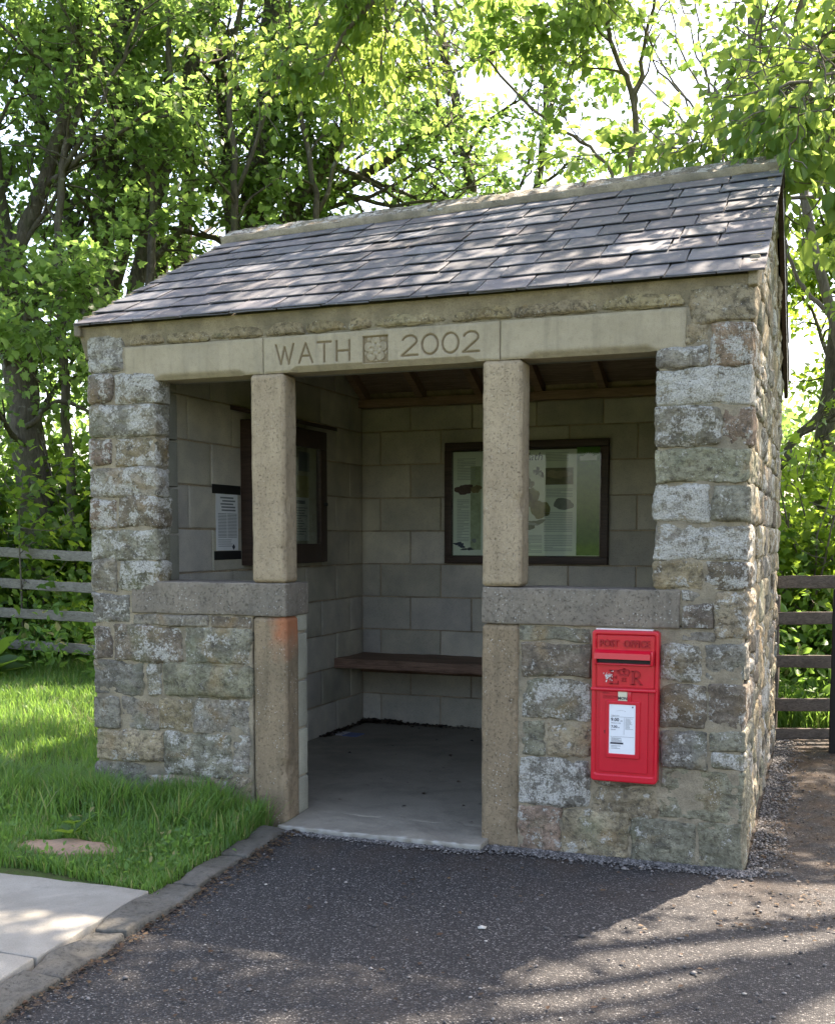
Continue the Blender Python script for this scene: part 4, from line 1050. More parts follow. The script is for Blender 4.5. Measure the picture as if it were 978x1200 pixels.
# ================================================================== SCATTER: gravel, litter
def scatter(name, pts, size, mats, cols, seed=1, flat_=.6):
    rg = np.random.RandomState(seed); n = len(pts)
    base = np.array([(1, 0, 0), (.3, .9, 0), (-.8, .6, 0), (-.7, -.7, 0), (.4, -.9, 0), (0, 0, 1), (0, 0, -.8)], float)
    F0 = np.array([(0, 1, 5), (1, 2, 5), (2, 3, 5), (3, 4, 5), (4, 0, 5), (1, 0, 6), (2, 1, 6), (3, 2, 6), (4, 3, 6), (0, 4, 6)])
    a = rg.uniform(0, 6.28, n); s = size*rg.lognormal(0, .4, n)
    b = base[None]*(1+rg.normal(0, .15, (n, 7, 3)))
    b[:, :, 2] *= flat_
    ca, sa = np.cos(a)[:, None], np.sin(a)[:, None]
    V = np.stack([b[:, :, 0]*ca-b[:, :, 1]*sa, b[:, :, 0]*sa+b[:, :, 1]*ca, b[:, :, 2]], 2)*s[:, None, None]+pts[:, None, :]
    F = (F0[None]+np.arange(n)[:, None, None]*7).reshape(-1, 3)
    cc = np.array(cols)[rg.randint(0, len(cols), n)]*rg.uniform(.7, 1.2, (n, 1)); c = np.repeat(np.concatenate([cc, np.zeros((n, 1))], 1), 7, 0)
    me = mesh_from(name, V.reshape(-1, 3), F.ravel(), np.arange(len(F))*3, np.full(len(F), 3), None, c)
    me.materials.append(mats); o = bpy.data.objects.new(name, me); COL.objects.link(o); o['kind'] = 'stuff'; return o
rg = np.random.RandomState(2)
P = []
n = 5200; x = rg.uniform(-1.15, .06, n); d = np.abs(rg.normal(0, .05, n)); P.append(np.stack([x, -.012-d, .002+0*x], 1))
n = 1500; x = rg.uniform(-2.1, -1.1, n); d = np.abs(rg.normal(0, .03, n)); P.append(np.stack([x, -.125-d, .002+0*x], 1))
n = 4500; y = rg.uniform(-.08, 3.3, n); d = np.abs(rg.normal(0, .07, n)); P.append(np.stack([.02-.025*y+d, y, .002+0*y], 1))
n = 2500; P.append(np.stack([rg.uniform(-2, 1.0, n), rg.uniform(-2.6, 3.4, n), np.full(n, .0005)], 1))
P = np.concatenate(P); P = P[(P[:, 1] < 3.5)]
P = P[~((P[:, 1] > 0) & (P[:, 0] < .0-.025*P[:, 1]) & (P[:, 0] > -3.3))]
scatter('loose_gravel', P, .0046, M_PRINT, [(.10, .095, .09), (.16, .15, .14), (.07, .065, .06), (.24, .22, .2)], 3)
n = 12; x = rg.uniform(-1.9, .6, n); y = rg.uniform(-2.3, -.3, n)
scatter('pale_stone_chips', np.stack([x, y, np.full(n, .002)], 1), .010, M_PRINT, [(.6, .57, .5), (.45, .42, .36)], 5, .35)
# dead leaves: back corner of the shelter and on the path
def leaf_litter(name, pts, size, cols, seed):
    rg = np.random.RandomState(seed); n = len(pts)
    b = np.array([(0, 0, 0), (.5, .35, .12), (1, 0, .02), (.5, -.35, .15)], float)
    a = rg.uniform(0, 6.28, n); s = size*rg.uniform(.5, 1.3, n); ca, sa = np.cos(a)[:, None], np.sin(a)[:, None]
    B = b[None]*np.ones((n, 1, 1)); B[:, :, 2] += rg.uniform(0, .25, (n, 4))
    V = np.stack([B[:, :, 0]*ca-B[:, :, 1]*sa, B[:, :, 0]*sa+B[:, :, 1]*ca, B[:, :, 2]], 2)*s[:, None, None]+pts[:, None, :]
    F = (np.array([(0, 3, 2), (0, 2, 1)])[None]+np.arange(n)[:, None, None]*4).reshape(-1, 3)
    cc = np.array(cols)[rg.randint(0, len(cols), n)]*rg.uniform(.6, 1.2, (n, 1)); c = np.repeat(np.concatenate([cc, np.zeros((n, 1))], 1), 4, 0)
    me = mesh_from(name, V.reshape(-1, 3), F.ravel(), np.arange(len(F))*3, np.full(len(F), 3), None, c)
    me.materials.append(M_PRINT); o = bpy.data.objects.new(name, me); COL.objects.link(o); o['kind'] = 'stuff'; return o
n = 700; x = -2.99+np.abs(rg.normal(0, .35, n)); y = 2.85-np.abs(rg.normal(0, .05, n)); P1 = np.stack([x, y, .026+rg.uniform(0, .02, n)*(x < -2.7)], 1)
n = 250; y = rg.uniform(2.1, 2.85, n); P2 = np.stack([-3.0+np.abs(rg.normal(0, .03, n)), y, np.full(n, .026)], 1)
n = 22; P2b = np.stack([rg.uniform(-2.9, -1.2, n), rg.uniform(0, 2.6, n), np.full(n, .025)], 1)
leaf_litter('dead_leaves', np.concatenate([P1, P2, P2b]), .03, [(.05, .03, .02), (.09, .055, .03), (.03, .02, .015)], 1)
n = 2600; x = rg.uniform(.05, 2.5, n); y = rg.uniform(-.8, 3.4, n); P3 = np.stack([x, y, np.full(n, .002)], 1)
n = 160; P4 = np.stack([rg.uniform(-2, .3, n), rg.uniform(-2.2, -.1, n), np.full(n, .002)], 1)
n = 500; yk = rg.uniform(-2.4, -.1, n); P5 = np.stack([kx(yk)+np.abs(rg.normal(0, .05, n)), yk, np.full(n, .003)], 1)
leaf_litter('path_litter', np.concatenate([P3, P4, P5]), .022, [(.075, .042, .022), (.05, .033, .02), (.11, .07, .035)], 2)
# ================================================================== CAMERA FRAME (measured from the photograph)
CAM = np.array([0.41495, -4.85002, 1.4]); YAW = R(-21.1709); PIT = R(4.46004); FPX = 1324.; CXP, CYP = 489., 733.27
_Fh = np.array([math.sin(YAW), math.cos(YAW), 0]); _r = np.array([math.cos(YAW), -math.sin(YAW), 0])
_F = _Fh*math.cos(PIT)-np.array([0, 0, math.sin(PIT)]); _U = _Fh*math.sin(PIT)+np.array([0, 0, math.cos(PIT)])
def at(x, y, d):
    r = _r*(x-CXP)/FPX+_U*(CYP-y)/FPX+_F
    return CAM+r*d/(r @ _Fh)

M_DFENCE = m_wood('dark_rail', (.07, .055, .042), (.15, .12, .095), rough=.85)
# ================================================================== FENCES
def fence(name, p0, p1, posts, rails, label, z0=None, rail_h=.09, post_top=1.35, cap=False, base=0., mat=None):
    mat = mat or M_FENCE
    p0 = np.array(p0, float); p1 = np.array(p1, float); L = np.linalg.norm(p1-p0); d = (p1-p0)/L; nn = np.array([d[1], -d[0]])
    if nn[1] > 0: nn = -nn
    root = empty(name, (p0[0], p0[1], base), label, 'fence')
    for i, (za, zb_) in enumerate(rails):
        a0 = 0
        for b0 in list(posts[1:]):
            def xf(V):
                s = V[:, 0]; o = V[:, 1]; t = s/L
                return np.stack([p0[0]+d[0]*s+nn[0]*o, p0[1]+d[1]*s+nn[1]*o, V[:, 2]+za+(zb_-za)*t+.012*np.sin(s*1.3+i)], 1)
            mb = MB(); mb.rock((a0+.004, .0, -rail_h/2), (b0-.004, .032, rail_h/2), res=.12, r=.006, amp=.004, freq=5, warp=.004, seed=i*11+int(a0*3), xf=xf)
            build(mb, 'rail', mat, root); a0 = b0
    for k, s in enumerate(posts):
        q = p0+d*s-nn*.06
        zt_ = post_top if np.isscalar(post_top) else post_top[k]
        mb = MB(); mb.rock((q[0]-.05, q[1]-.055, -.1), (q[0]+.05, q[1]+.05, zt_), res=.1, r=.01, amp=.005, warp=.006, seed=k+50)
        build(mb, 'post', mat, root)
    return root
dl = np.array([1.23, -.28]); dl /= np.linalg.norm(dl); P0 = np.array([-6.93, 3.46])-dl*7.2
fence('paddock_fence', P0, P0+dl*10.75, [0, 1.8, 3.6, 5.4, 7.0, 10.70], [(1.42, 1.20), (1.13, .935), (.83, .68), (.50, .40)], 'weathered four-rail timber fence running from the left edge of the photo to the shelter', post_top=1.30, rail_h=.088)
fence('paddock_fence', (-.10, 3.37), (2.9, 4.53), [.0, .75, 2.9], [(1.09, 1.09), (.83, .83), (.53, .53), (.235, .235), (.035, .035)], 'dark brown post and rail fence closing the path at the right of the shelter', post_top=[1.0, 1.03, 1.1], rail_h=.088, mat=M_DFENCE)
gp = MB(); q = at(973, 800, 7.35); gp.rock((q[0]-.0, q[1]-.05, -.1), (q[0]+.10, q[1]+.05, 1.07), res=.1, r=.008, amp=.003, warp=.004, seed=3)
gpo = build(gp, 'gate_post', M_BLACK); tag(gpo, 'near-black square gate post standing in front of the right-hand fence at the photo edge', 'post'); center_origin(gpo, (q[0]+.05, q[1], 0))

# ================================================================== FOLIAGE TOOLS
LEAF_MAPLE = [(0, 0, 0), (.20, -.06, -.02), (.46, .04, -.09), (.36, .20, -.05), (.55, .42, -.12), (.30, .46, -.04), (.24, .66, -.05), (0, 1.0, -.10)]
LEAF_OVAL = [(0, 0, 0), (.20, .18, .03), (.29, .42, .04), (.22, .68, .0), (0, 1.0, -.12)]
LEAF_LONG = [(0, 0, 0), (.13, .25, .02), (.12, .6, -.02), (0, 1.0, -.22)]
def leaves(name, pts, dirs, size, mats, templ, parent=None, seed=0, tilt=.6, droop=.35, stuff=False, updir=0.):
    rg = np.random.RandomState(seed); n = len(pts)
    h = np.array(templ, float); k = len(h)
    mir = h[1:-1].copy(); mir[:, 0] *= -1
    T = np.concatenate([h, mir[::-1]]); m_ = len(T)
    fold = np.abs(T[:, 0])*.25; T[:, 2] += fold
    fa = list(range(k)); fb = [k-1]+list(range(k, m_))+[0]
    d = dirs+rg.normal(0, .55, (n, 3)); d[:, 2] -= droop; d[:, 2] += updir
    d /= np.linalg.norm(d, axis=1)[:, None]+1e-9
    up = np.array([0, 0, 1.])+rg.normal(0, tilt, (n, 3))
    x = np.cross(d, up); x /= np.linalg.norm(x, axis=1)[:, None]+1e-9; z = np.cross(x, d)
    s = size*rg.uniform(.55, 1.25, n)
    V = (T[None, :, 0, None]*x[:, None]+T[None, :, 1, None]*d[:, None]+T[None, :, 2, None]*z[:, None])*s[:, None, None]+pts[:, None]
    V = V.reshape(-1, 3)
    if parent is not None: V = V-np.array(wloc(parent))
    la, lb = len(fa), len(fb)
    base = np.arange(n)[:, None]*m_
    loops = np.concatenate([base+np.array(fa)[None], base+np.array(fb)[None]], 1).ravel()
    tots = np.tile([la, lb], n); starts = np.concatenate([[0], np.cumsum(tots)[:-1]])
    c = np.stack([rg.uniform(0, 1, n), rg.uniform(0, 1, n), rg.uniform(0, 1, n), np.zeros(n)], 1)
    # neighbouring leaves share a shade
    cl = np.clip(.5+.9*perlin(pts*1.7), 0, 1); c[:, 0] = .45*c[:, 0]+.55*cl; c[:, 1] = .5*c[:, 1]+.5*cl
    me = mesh_from(name, V, loops, starts, tots, None, np.repeat(c, m_, 0))
    me.materials.append(mats); o = bpy.data.objects.new(name, me); COL.objects.link(o)
    if parent is not None: o.parent = parent
    return o
def norm(v): v = np.asarray(v, float); return v/(np.linalg.norm(v)+1e-9)
def wander(p, d, L, n, rg, wob=.18, up=.0):
    pts = [np.array(p, float)]; d = norm(d)
    for i in range(n):
        d = norm(d+rg.normal(0, wob, 3)+np.array([0, 0, up])); pts.append(pts[-1]+d*L/n)
    return np.array(pts)
def smooth_poly(P, n=5):
    P = np.array(P, float); out = []
    Q = np.concatenate([[2*P[0]-P[1]], P, [2*P[-1]-P[-2]]])
    for i in range(1, len(Q)-2):
        for t in np.arange(n)/n:
            a, b, c, d = Q[i-1], Q[i], Q[i+1], Q[i+2]
            out.append(.5*((2*b)+(-a+c)*t+(2*a-5*b+4*c-d)*t*t+(-a+3*b-3*c+d)*t**3))
    out.append(P[-1]); return np.array(out)
def tree(name, label, stems, nleaf, leafmat, bark, leaf=.070, templ=LEAF_MAPLE, seed=0, nb=9, bl=1.8, t0=.25, ground=None, group=None, cat='tree', droop=.35, tw=6, extra=None, spread=.10, bup=.03, bdir=.35, twl=.5):
    rg = np.random.RandomState(seed); mb = MB(); anch = []; adir = []
    base = np.array(stems[0][0][0], float)
    root = empty(name, (base[0], base[1], ground if ground is not None else 0.1), label, cat, group)
    for si, st in enumerate(stems):
        P, r0, r1 = st[:3]; dens = st[3] if len(st) > 3 else 1.
        P = smooth_poly(P, 6); P[1:-1] += rg.normal(0, .012, (len(P)-2, 3))
        n = len(P); rad = np.linspace(r0, r1, n)
        if si == 0: rad[:2] *= np.array([1.25, 1.1])
        mb.tube(P, rad, 10 if r0 > .08 else 7, rough=.22 if r0 > .08 else 0.)
        seg = np.linalg.norm(np.diff(P, axis=0), axis=1); Ls = seg.sum()
        k = max(1, int(nb*Ls/4*dens))
        for j in range(k):
            t = t0+(1-t0)*(j+rg.uniform(0, 1))/k if len(st) <= 4 else rg.uniform(st[4], 1)
            i = min(int(t*(n-1)), n-2); p = P[i]+(P[i+1]-P[i])*(t*(n-1)-i); ax = norm(P[i+1]-P[i])
            rnd = norm(rg.normal(0, 1, 3)); out = norm(rnd-ax*(rnd @ ax)); d = norm(out+ax*.5+np.array([0, 0, bdir]))
            L = bl*rg.uniform(.55, 1.15)*(1-.35*t); rb = min(rad[i]*.5, .010+.018*L)
            B = wander(p, d, L, 7, rg, .2, bup)
            mb.tube(B, np.linspace(rb, rb*.25, len(B)), 5, cap=False)
            for q in range(tw):
                u = rg.uniform(.2, 1); ii = min(int(u*7), 6); pb = B[ii]+(B[ii+1]-B[ii])*(u*7-ii)
                ad = norm(B[ii+1]-B[ii]); d2 = norm(ad*.7+norm(rg.normal(0, 1, 3))*.8)
                T = wander(pb, d2, L*rg.uniform(.6, 1.1)*twl, 5, rg, .22, -.02)
                mb.tube(T, np.linspace(max(rb*.42, .006), .003, len(T)), 3, cap=False)
                for a in range(1, 6): anch.append(T[a]); adir.append(norm(T[a]-T[a-1]))
                anch.append(T[5]); adir.append(norm(T[5]-T[4]))
            for a in range(3, 8): anch.append(B[a]); adir.append(norm(B[a]-B[a-1]))
    build(mb, 'trunk', bark, root)
    A = np.array(anch); D = np.array(adir)
    w = np.clip(.55+1.4*perlin(A*1.1+seed), .03, 1)   # clumps and gaps
    id_ = rg.choice(len(A), nleaf, p=w/w.sum())
    off = rg.normal(0, spread, (nleaf, 3)); off[:, 2] *= .5
    leaves('crown', A[id_]+off, D[id_]*.8+off*3, leaf, leafmat, templ, root, seed+1, droop=droop)
    return root

M_LEAF = m_leaf('sycamore_leaf', (.045, .09, .022), (.11, .165, .04), (.31, .50, .11), tw=.52)
M_LEAF2 = m_leaf('elm_leaf', (.045, .11, .03), (.085, .17, .045), (.42, .58, .12), tw=.48)
M_LEAF3 = m_leaf('hedge_leaf', (.03, .075, .015), (.06, .13, .022), (.36, .54, .06), tw=.48)
M_GRASS = m_leaf('grass_blade', (.052, .135, .03), (.125, .22, .055), (.31, .54, .09), gloss=.45, tw=.42, straw=True)
M_BARK = m_bark('grey_bark', (.05, .042, .032), (.13, .11, .085)); M_BARK2 = m_bark('smooth_bark', (.12, .10, .085), (.23, .20, .17), .15)

T_ = lambda pts, d: [at(x, y, d+(dd[0] if dd else 0)) for (x, y, *dd) in pts]
def gtree(pts, d): return T_(pts, d)
tree('sycamore_tree', 'thick mossy trunk nearest the left edge of the photo behind the rail fence',
     [(T_([(55, 790), (45, 620), (28, 480), (12, 360), (-10, 220), (-25, 60), (-30, -60)], 11), .20, .08, .9),
      (T_([(25, 420), (45, 330), (80, 345), (118, 400)], 10.9), .05, .02, 1.2), (T_([(20, 350), (55, 385), (110, 430)], 10.8), .045, .02, 1.), (T_([(15, 300), (60, 190), (85, 60), (90, -60)], 11), .08, .04, 1.2),
      (T_([(30, 500), (70, 470), (130, 500)], 10.6), .03, .012, 1.)], 14500, M_LEAF, M_BARK, seed=11, nb=12, bl=1.7, ground=.15)
tree('sycamore_tree', 'many-stemmed tree whose leaning stems rise behind the left end of the slate roof',
     [(T_([(128, 780), (126, 620), (118, 420), (122, 250), (140, 100), (150, -60)], 12.3), .17, .08), (T_([(124, 520), (160, 330), (200, 170), (238, 20), (250, -60)], 12.3), .10, .05), (T_([(122, 480), (95, 330), (60, 180), (30, 60), (10, -60)], 12.3), .09, .04),
      (T_([(120, 400), (150, 260), (165, 120), (160, -60)], 12.8), .08, .04)], 12500, M_LEAF, M_BARK, seed=23, nb=12, bl=1.7, ground=.2)
tree('sycamore_tree', 'slim twin-stemmed tree between the leaning stems and the forked trunk on the left',
     [(T_([(215, 780), (212, 600), (208, 420), (218, 250), (228, 90), (240, -60)], 13.5), .12, .06), (T_([(210, 520), (190, 330), (175, 180), (150, 40), (140, -60)], 13.5), .10, .05)], 9000, M_LEAF, M_BARK, seed=37, nb=10, bl=1.7, ground=.25)
tree('sycamore_tree', 'stout trunk forking low above the left end of the ridge',
     [(T_([(300, 780), (302, 560), (300, 400), (298, 270), (312, 130), (320, -60)], 12.5), .19, .10), (T_([(300, 330), (340, 250), (385, 185), (430, 100), (470, -40)], 12.3), .10, .06), (T_([(302, 350), (350, 270), (410, 215), (480, 170), (540, 120)], 12.6), .08, .035),
      (T_([(300, 380), (270, 260), (262, 130), (245, -40)], 12.8), .09, .05)], 15000, M_LEAF, M_BARK, seed=41, nb=12, bl=1.8, ground=.25)
tree('sycamore_tree', 'thin leafy tree behind the middle of the ridge',
     [(T_([(560, 760), (575, 480), (560, 300), (545, 180), (520, 60), (500, -60)], 14), .09, .04), (T_([(570, 400), (620, 260), (640, 120), (620, -40)], 14), .06, .03)], 7500, M_LEAF, M_BARK, seed=53, nb=10, bl=1.9, ground=.25)
tree('young_tree', 'slender dark stem rising above the right half of the ridge and forking near the top',
     [(T_([(735, 760), (736, 400), (737, 250), (742, 120), (720, 60), (690, -50)], 10), .040, .016, .9), (T_([(742, 130), (755, 60), (775, -50)], 10), .022, .012, .9), (T_([(737, 260), (700, 180), (640, 140), (560, 60)], 10), .018, .01, 1.)], 1500, M_LEAF, M_BARK2, seed=67, nb=6, bl=1.0, ground=.15, tw=4, leaf=.09)
tree('ash_tree', 'sparsely leaved tree with bare fanning shoots against the white sky at upper right',
     [(T_([(868, 760), (872, 420), (872, 200), (884, 100), (878, -60)], 12), .11, .055, .5, .6)]+
     [(T_([(866-k*5, 265+k*6), (846-k*9+(k*37 % 13), 175-(k*29 % 30)), (822-k*21+(k*53 % 31), 80-(k*17 % 40)), (790-k*22+(k*41 % 47), -20-(k*31 % 40))], 12+.3*(k % 3)), .020-.0015*k, .006, .35, .7) for k in range(6)]+[(T_([(870, 240), (895, 140), (920, 60), (905, -40)], 12), .03, .012, .5, .5)], 420, M_LEAF, M_BARK2, spread=.2, seed=71, nb=4, bl=.9, ground=.2, tw=3, leaf=.085)
tree('cherry_tree', 'crooked grey tree forking near the upper right corner of the photo',
     [(T_([(1030, 760), (1010, 520), (972, 370), (943, 230), (937, 120), (925, 60), (960, -50)], 9), .046, .028, .6, .5), (T_([(938, 130), (958, 90), (990, 55), (1040, -20)], 9), .035, .02, .8), (T_([(936, 105), (905, 70), (890, 30), (900, -50)], 9), .03, .012, .8), (T_([(972, 370), (930, 320), (912, 250)], 9.3), .022, .01, .5)], 800, M_LEAF, M_BARK2, spread=.16, seed=83, nb=5, bl=.9, ground=.15, tw=4)
tree('sycamore_tree', 'brown trunk seen through the gap at the far right above the fence rails',
     [(T_([(966, 790), (963, 640), (968, 500), (985, 380), (1000, 200), (1010, 0)], 10.5), .115, .06, .8), (T_([(903, 565), (940, 505), (1000, 445)], 10.2), .045, .03, .7), (T_([(965, 520), (990, 400), (1010, 250), (1020, 50)], 10.5), .08, .04)], 5500, M_LEAF3, M_BARK, seed=97, nb=9, bl=1.4, ground=.15)
J0 = (2.7, 3.3)
elm = tree('wych_elm', 'large-leaved tree leaning over the roof from the right, its shoots drooping on the ridge end',
     [([(2.7, 3.3, -.1), (2.65, 3.25, 1.5), (2.5, 3.2, 3.2), (2.3, 3.2, 5.5), (2.1, 3.1, 8.0)], .2, .08, .01, .95),
      ([(2.5, 3.2, 3.2), (1.6, 2.9, 3.9), (.6, 2.2, 4.05), (-.1, 1.75, 3.8)], .035, .008, 2.6, .72),
      ([(2.5, 3.2, 3.0), (1.4, 3.6, 3.5), (.2, 3.6, 3.72), (-1.4, 3.6, 3.95)], .03, .008, 1.0, .5),
      ([(2.4, 3.2, 4.4), (1.0, 3.2, 5.7), (-1.0, 3.0, 6.0), (-2.9, 3.2, 5.5), (-3.6, 3.3, 4.9)], .05, .012, 1.4, .55),
      ([(2.4, 3.2, 4.8), (.9, 4.4, 6.0), (-1.2, 5.2, 6.2), (-3.2, 5.2, 5.6)], .05, .012, 1.2, .6),
      ([(2.3, 3.2, 5.0), (1.2, 3.4, 6.0), (-.6, 3.3, 6.5), (-2.4, 3.2, 6.5), (-3.6, 3.1, 6.2)], .05, .012, 2.4, .25),
      ([(2.3, 3.2, 5.3), (1.2, 2.6, 6.2), (-.4, 2.4, 6.6), (-2.0, 2.5, 6.7), (-3.2, 2.5, 6.4)], .05, .012, 2.0, .25),
      ([(2.3, 3.2, 5.2), (1.6, 4.2, 6.2), (.2, 4.8, 6.8), (-1.8, 4.8, 6.9)], .05, .012, 2.0, .3),
      ([(2.3, 3.2, 5.4), (.9, 2.6, 6.6), (-.8, 2.3, 7.0), (-2.6, 2.2, 7.0)], .05, .012, 2.8, .4),
      ([(2.3, 3.2, 5.4), (1.0, 4.2, 6.6), (-.8, 3.9, 7.0), (-2.8, 3.8, 7.0)], .05, .012, 2.6, .3),
      ([(2.4, 3.3, 5.2), (2.8, 4.6, 6.3), (1.8, 5.8, 6.9), (.4, 6.4, 7.1)], .05, .012, 2.6, .2),
      ([(2.4, 3.3, 5.0), (3.0, 4.3, 5.9), (2.4, 5.2, 6.6), (1.0, 5.6, 7.0)], .05, .012, 2.0, .2),
      ([(2.3, 3.2, 5.4), (1.2, 2.0, 6.7), (-.4, 1.7, 7.0), (-1.8, 1.8, 7.0), (-3.2, 1.7, 6.9)], .05, .012, 3.6, .4),
      ([(2.3, 3.2, 5.5), (1.4, 1.9, 6.6), (.2, 1.0, 7.2), (-1.2, .5, 7.2)], .05, .015, 1.5),
      ([(2.3, 3.1, 6), (2.0, 1.2, 6.7), (1.7, .0, 7.2), (1.2, -.9, 7.2)], .035, .01, 2.2, .2),
      ([(2.3, 3.2, 5.6), (1.4, 2.4, 6.8), (.2, 1.9, 7.1), (-1.3, 1.4, 7.1)], .04, .01, 3.4, .35),
      ([(2.3, 3.1, 6), (2.8, 1.5, 6.9), (2.7, .2, 7.2), (2.3, -.8, 7.2)], .03, .01, 1.6, .3),
      ([(2.2, 3.1, 6.5), (.6, 2.6, 7.8), (-1.4, 2.2, 8.2), (-3, 1.8, 8.0)], .05, .015, 1.5)], 50000, M_LEAF2, M_BARK2, leaf=.082, templ=LEAF_OVAL, seed=101, nb=10, bl=1.1, ground=0, droop=.75, spread=.08, bdir=.05, bup=-.02)

def spray(poly, n, size, sp, seed, droop=.9):
    rg = np.random.RandomState(seed); P = smooth_poly(poly, 10); i = rg.randint(0, len(P)-1, n)
    D = np.array([norm(P[k+1]-P[k]) for k in i]); off = rg.normal(0, 1, (n, 3))*np.array(sp)
    leaves('foliage', P[i]+off, D*.5+off*4, size, M_LEAF2, LEAF_OVAL, elm, seed, tilt=.45, droop=droop)
    mb = MB(); mb.tube(P, np.linspace(.010, .003, len(P)), 5)
    for k in range(22):
        a = P[rg.randint(2, len(P)-1)]; mb.tube(wander(a, norm(rg.normal(0, 1, 3)+np.array([0, 0, -.3])), .28, 4, rg, .2), np.linspace(.004, .002, 5), 3, cap=False)
    build(mb, 'branch', M_BARK2, elm)
spray([(1.5, 2.9, 3.95), (.6, 2.2, 4.0), (.1, 1.85, 3.78), (-.12, 1.7, 3.62)], 150, .145, (.10, .09, .09), 301)
spray([(1.5, 2.7, 3.75), (.75, 2.2, 3.75), (.35, 1.9, 3.45), (.3, 1.8, 3.15)], 130, .15, (.09, .09, .12), 302)
spray([(1.6, 3.6, 3.8), (.7, 3.5, 4.05), (-.6, 3.5, 4.14), (-2.0, 3.5, 4.2)], 210, .13, (.12, .12, .09), 303, .5)
for k, (pts, d, r0) in enumerate([([(158, 700), (172, 420), (180, 220), (196, 90), (200, -50)], 11.2, .055), ([(92, 700), (72, 400), (74, 200), (112, 60), (120, -50)], 10.8, .05), ([(248, 700), (262, 380), (276, 230), (268, 100), (290, -50)], 11.4, .05), ([(352, 700), (350, 380), (372, 250), (352, 110), (390, -50)], 11.6, .045)]):
    tree('sapling', ['slender dark stem just right of the many-stemmed tree on the left', 'slender curved stem between the left edge trunk and the many-stemmed tree', 'slender dark stem rising at the left end of the ridge', 'slender wavering stem right of the stout forked trunk'][k],
         [(T_(pts, d), r0, r0*.4, .8, .4), (T_([(pts[2][0], pts[2][1]), (pts[2][0]+(-55, 60, 50, 60)[k], 90), (pts[2][0]+(-70, 110, 70, 130)[k], -40)], d), r0*.5, .012, .8, .3)], 700, M_LEAF, M_BARK, seed=400+k, nb=6, bl=.9, ground=.15, tw=4, group='slender stems among the left trees')
tree('ash_tree', 'spreading tree beyond the path to the right, outside the photo, shading the tarmac',
     [([(3.5, 5.8, -.1), (3.4, 5.7, 2.0), (3.2, 5.6, 4.5), (3.1, 5.5, 8.5)], .16, .05, 1.2, .45), ([(3.2, 5.6, 4.2), (2.6, 5.2, 5.8), (1.9, 4.9, 7.0)], .06, .02, 1.8, .3), ([(3.2, 5.6, 4.4), (4.0, 5.0, 6.0), (4.4, 4.4, 7.2)], .06, .02, 1.5, .3), ([(3.2, 5.6, 4.5), (2.7, 6.2, 6.0), (2.0, 6.6, 7.2)], .06, .02, 1.6, .3)], 12000, M_LEAF2, M_BARK2, leaf=.08, templ=LEAF_OVAL, seed=131, nb=11, bl=1.3, ground=0)

def bush(name, label, cx, cy, z, rx, ry, hgt, n, mat, leaf, templ, seed, group=None, cat='bush', stems=9):
    rg = np.random.RandomState(seed); root = empty(name, (cx, cy, z), label, cat, group); mb = MB(); A = []; D = []
    for k in range(stems):
        a = rg.uniform(0, 6.28); d = norm([math.cos(a)*rx*.6, math.sin(a)*ry*.6, hgt*rg.uniform(.7, 1.2)])
        B = wander((cx+rg.uniform(-.4, .4)*rx, cy+rg.uniform(-.4, .4)*ry, z-.05), d, hgt*rg.uniform(.75, 1.1), 8, rg, .16, .02)
        mb.tube(B, np.linspace(.016, .004, 9), 4, cap=False)
        for q in range(7):
            i = rg.randint(1, 8); T = wander(B[i], norm(rg.normal(0, 1, 3)+np.array([0, 0, .2])), hgt*.42*rg.uniform(.4, 1), 5, rg, .2)
            mb.tube(T, np.linspace(.006, .002, 6), 3, cap=False)
            for b in range(1, 6): A.append(T[b]); D.append(norm(T[b]-T[b-1]))
    build(mb, 'stems', M_BARK2, root); A = np.array(A); D = np.array(D); i = rg.randint(0, len(A), n); off = rg.normal(0, .11, (n, 3))
    P = A[i]+off; P[:, 2] = np.maximum(P[:, 2], z+.03)
    leaves('foliage', P, D[i]+off*2, leaf, mat, templ, root, seed+1, droop=.3)
    return root
bl_lab = ['dark leafy bush behind the left fence at the photo edge', 'bushy sapling behind the left fence under the thick trunk', 'broad green bush behind the left fence close to the shelter corner', 'deep green bush hidden partly by the left pier of the shelter']
for k, (px_, d, hh) in enumerate([(-25, 11.2, 2.2), (35, 10.9, 2.0), (80, 11.3, 2.3), (150, 11.6, 2.4)]):
    p = at(px_, 775, d); bush('hedge_bush', bl_lab[k], p[0], p[1], .2, .95, .8, hh, 3600, M_LEAF3, .085, LEAF_MAPLE, 200+k, 'bushes behind the left fence')
br_lab = ['leafy bush directly behind the right corner of the shelter', 'bush under the brown trunk at the right edge', 'bush beyond the right-hand gate post outside the path']
for k, (px_, d, hh) in enumerate([(905, 10.0, 2.3), (975, 9.6, 2.0), (1040, 9.8, 2.2)]):
    p = at(px_, 775, d); bush('hedge_bush', br_lab[k], p[0], p[1], .05, .8, .7, hh, 3000, M_LEAF3, .08, LEAF_MAPLE, 220+k, 'bushes behind the right fence')
for k, (x, y) in enumerate([(-3.3, 6.2), (-2.0, 6.0)]):
    bush('hedge_bush', ['bush behind the left half of the shelter back wall', 'bush behind the right half of the shelter back wall'][k], x, y, .15, 1., .8, 2.2, 2200, M_LEAF3, .085, LEAF_MAPLE, 240+k, 'bushes behind the shelter')

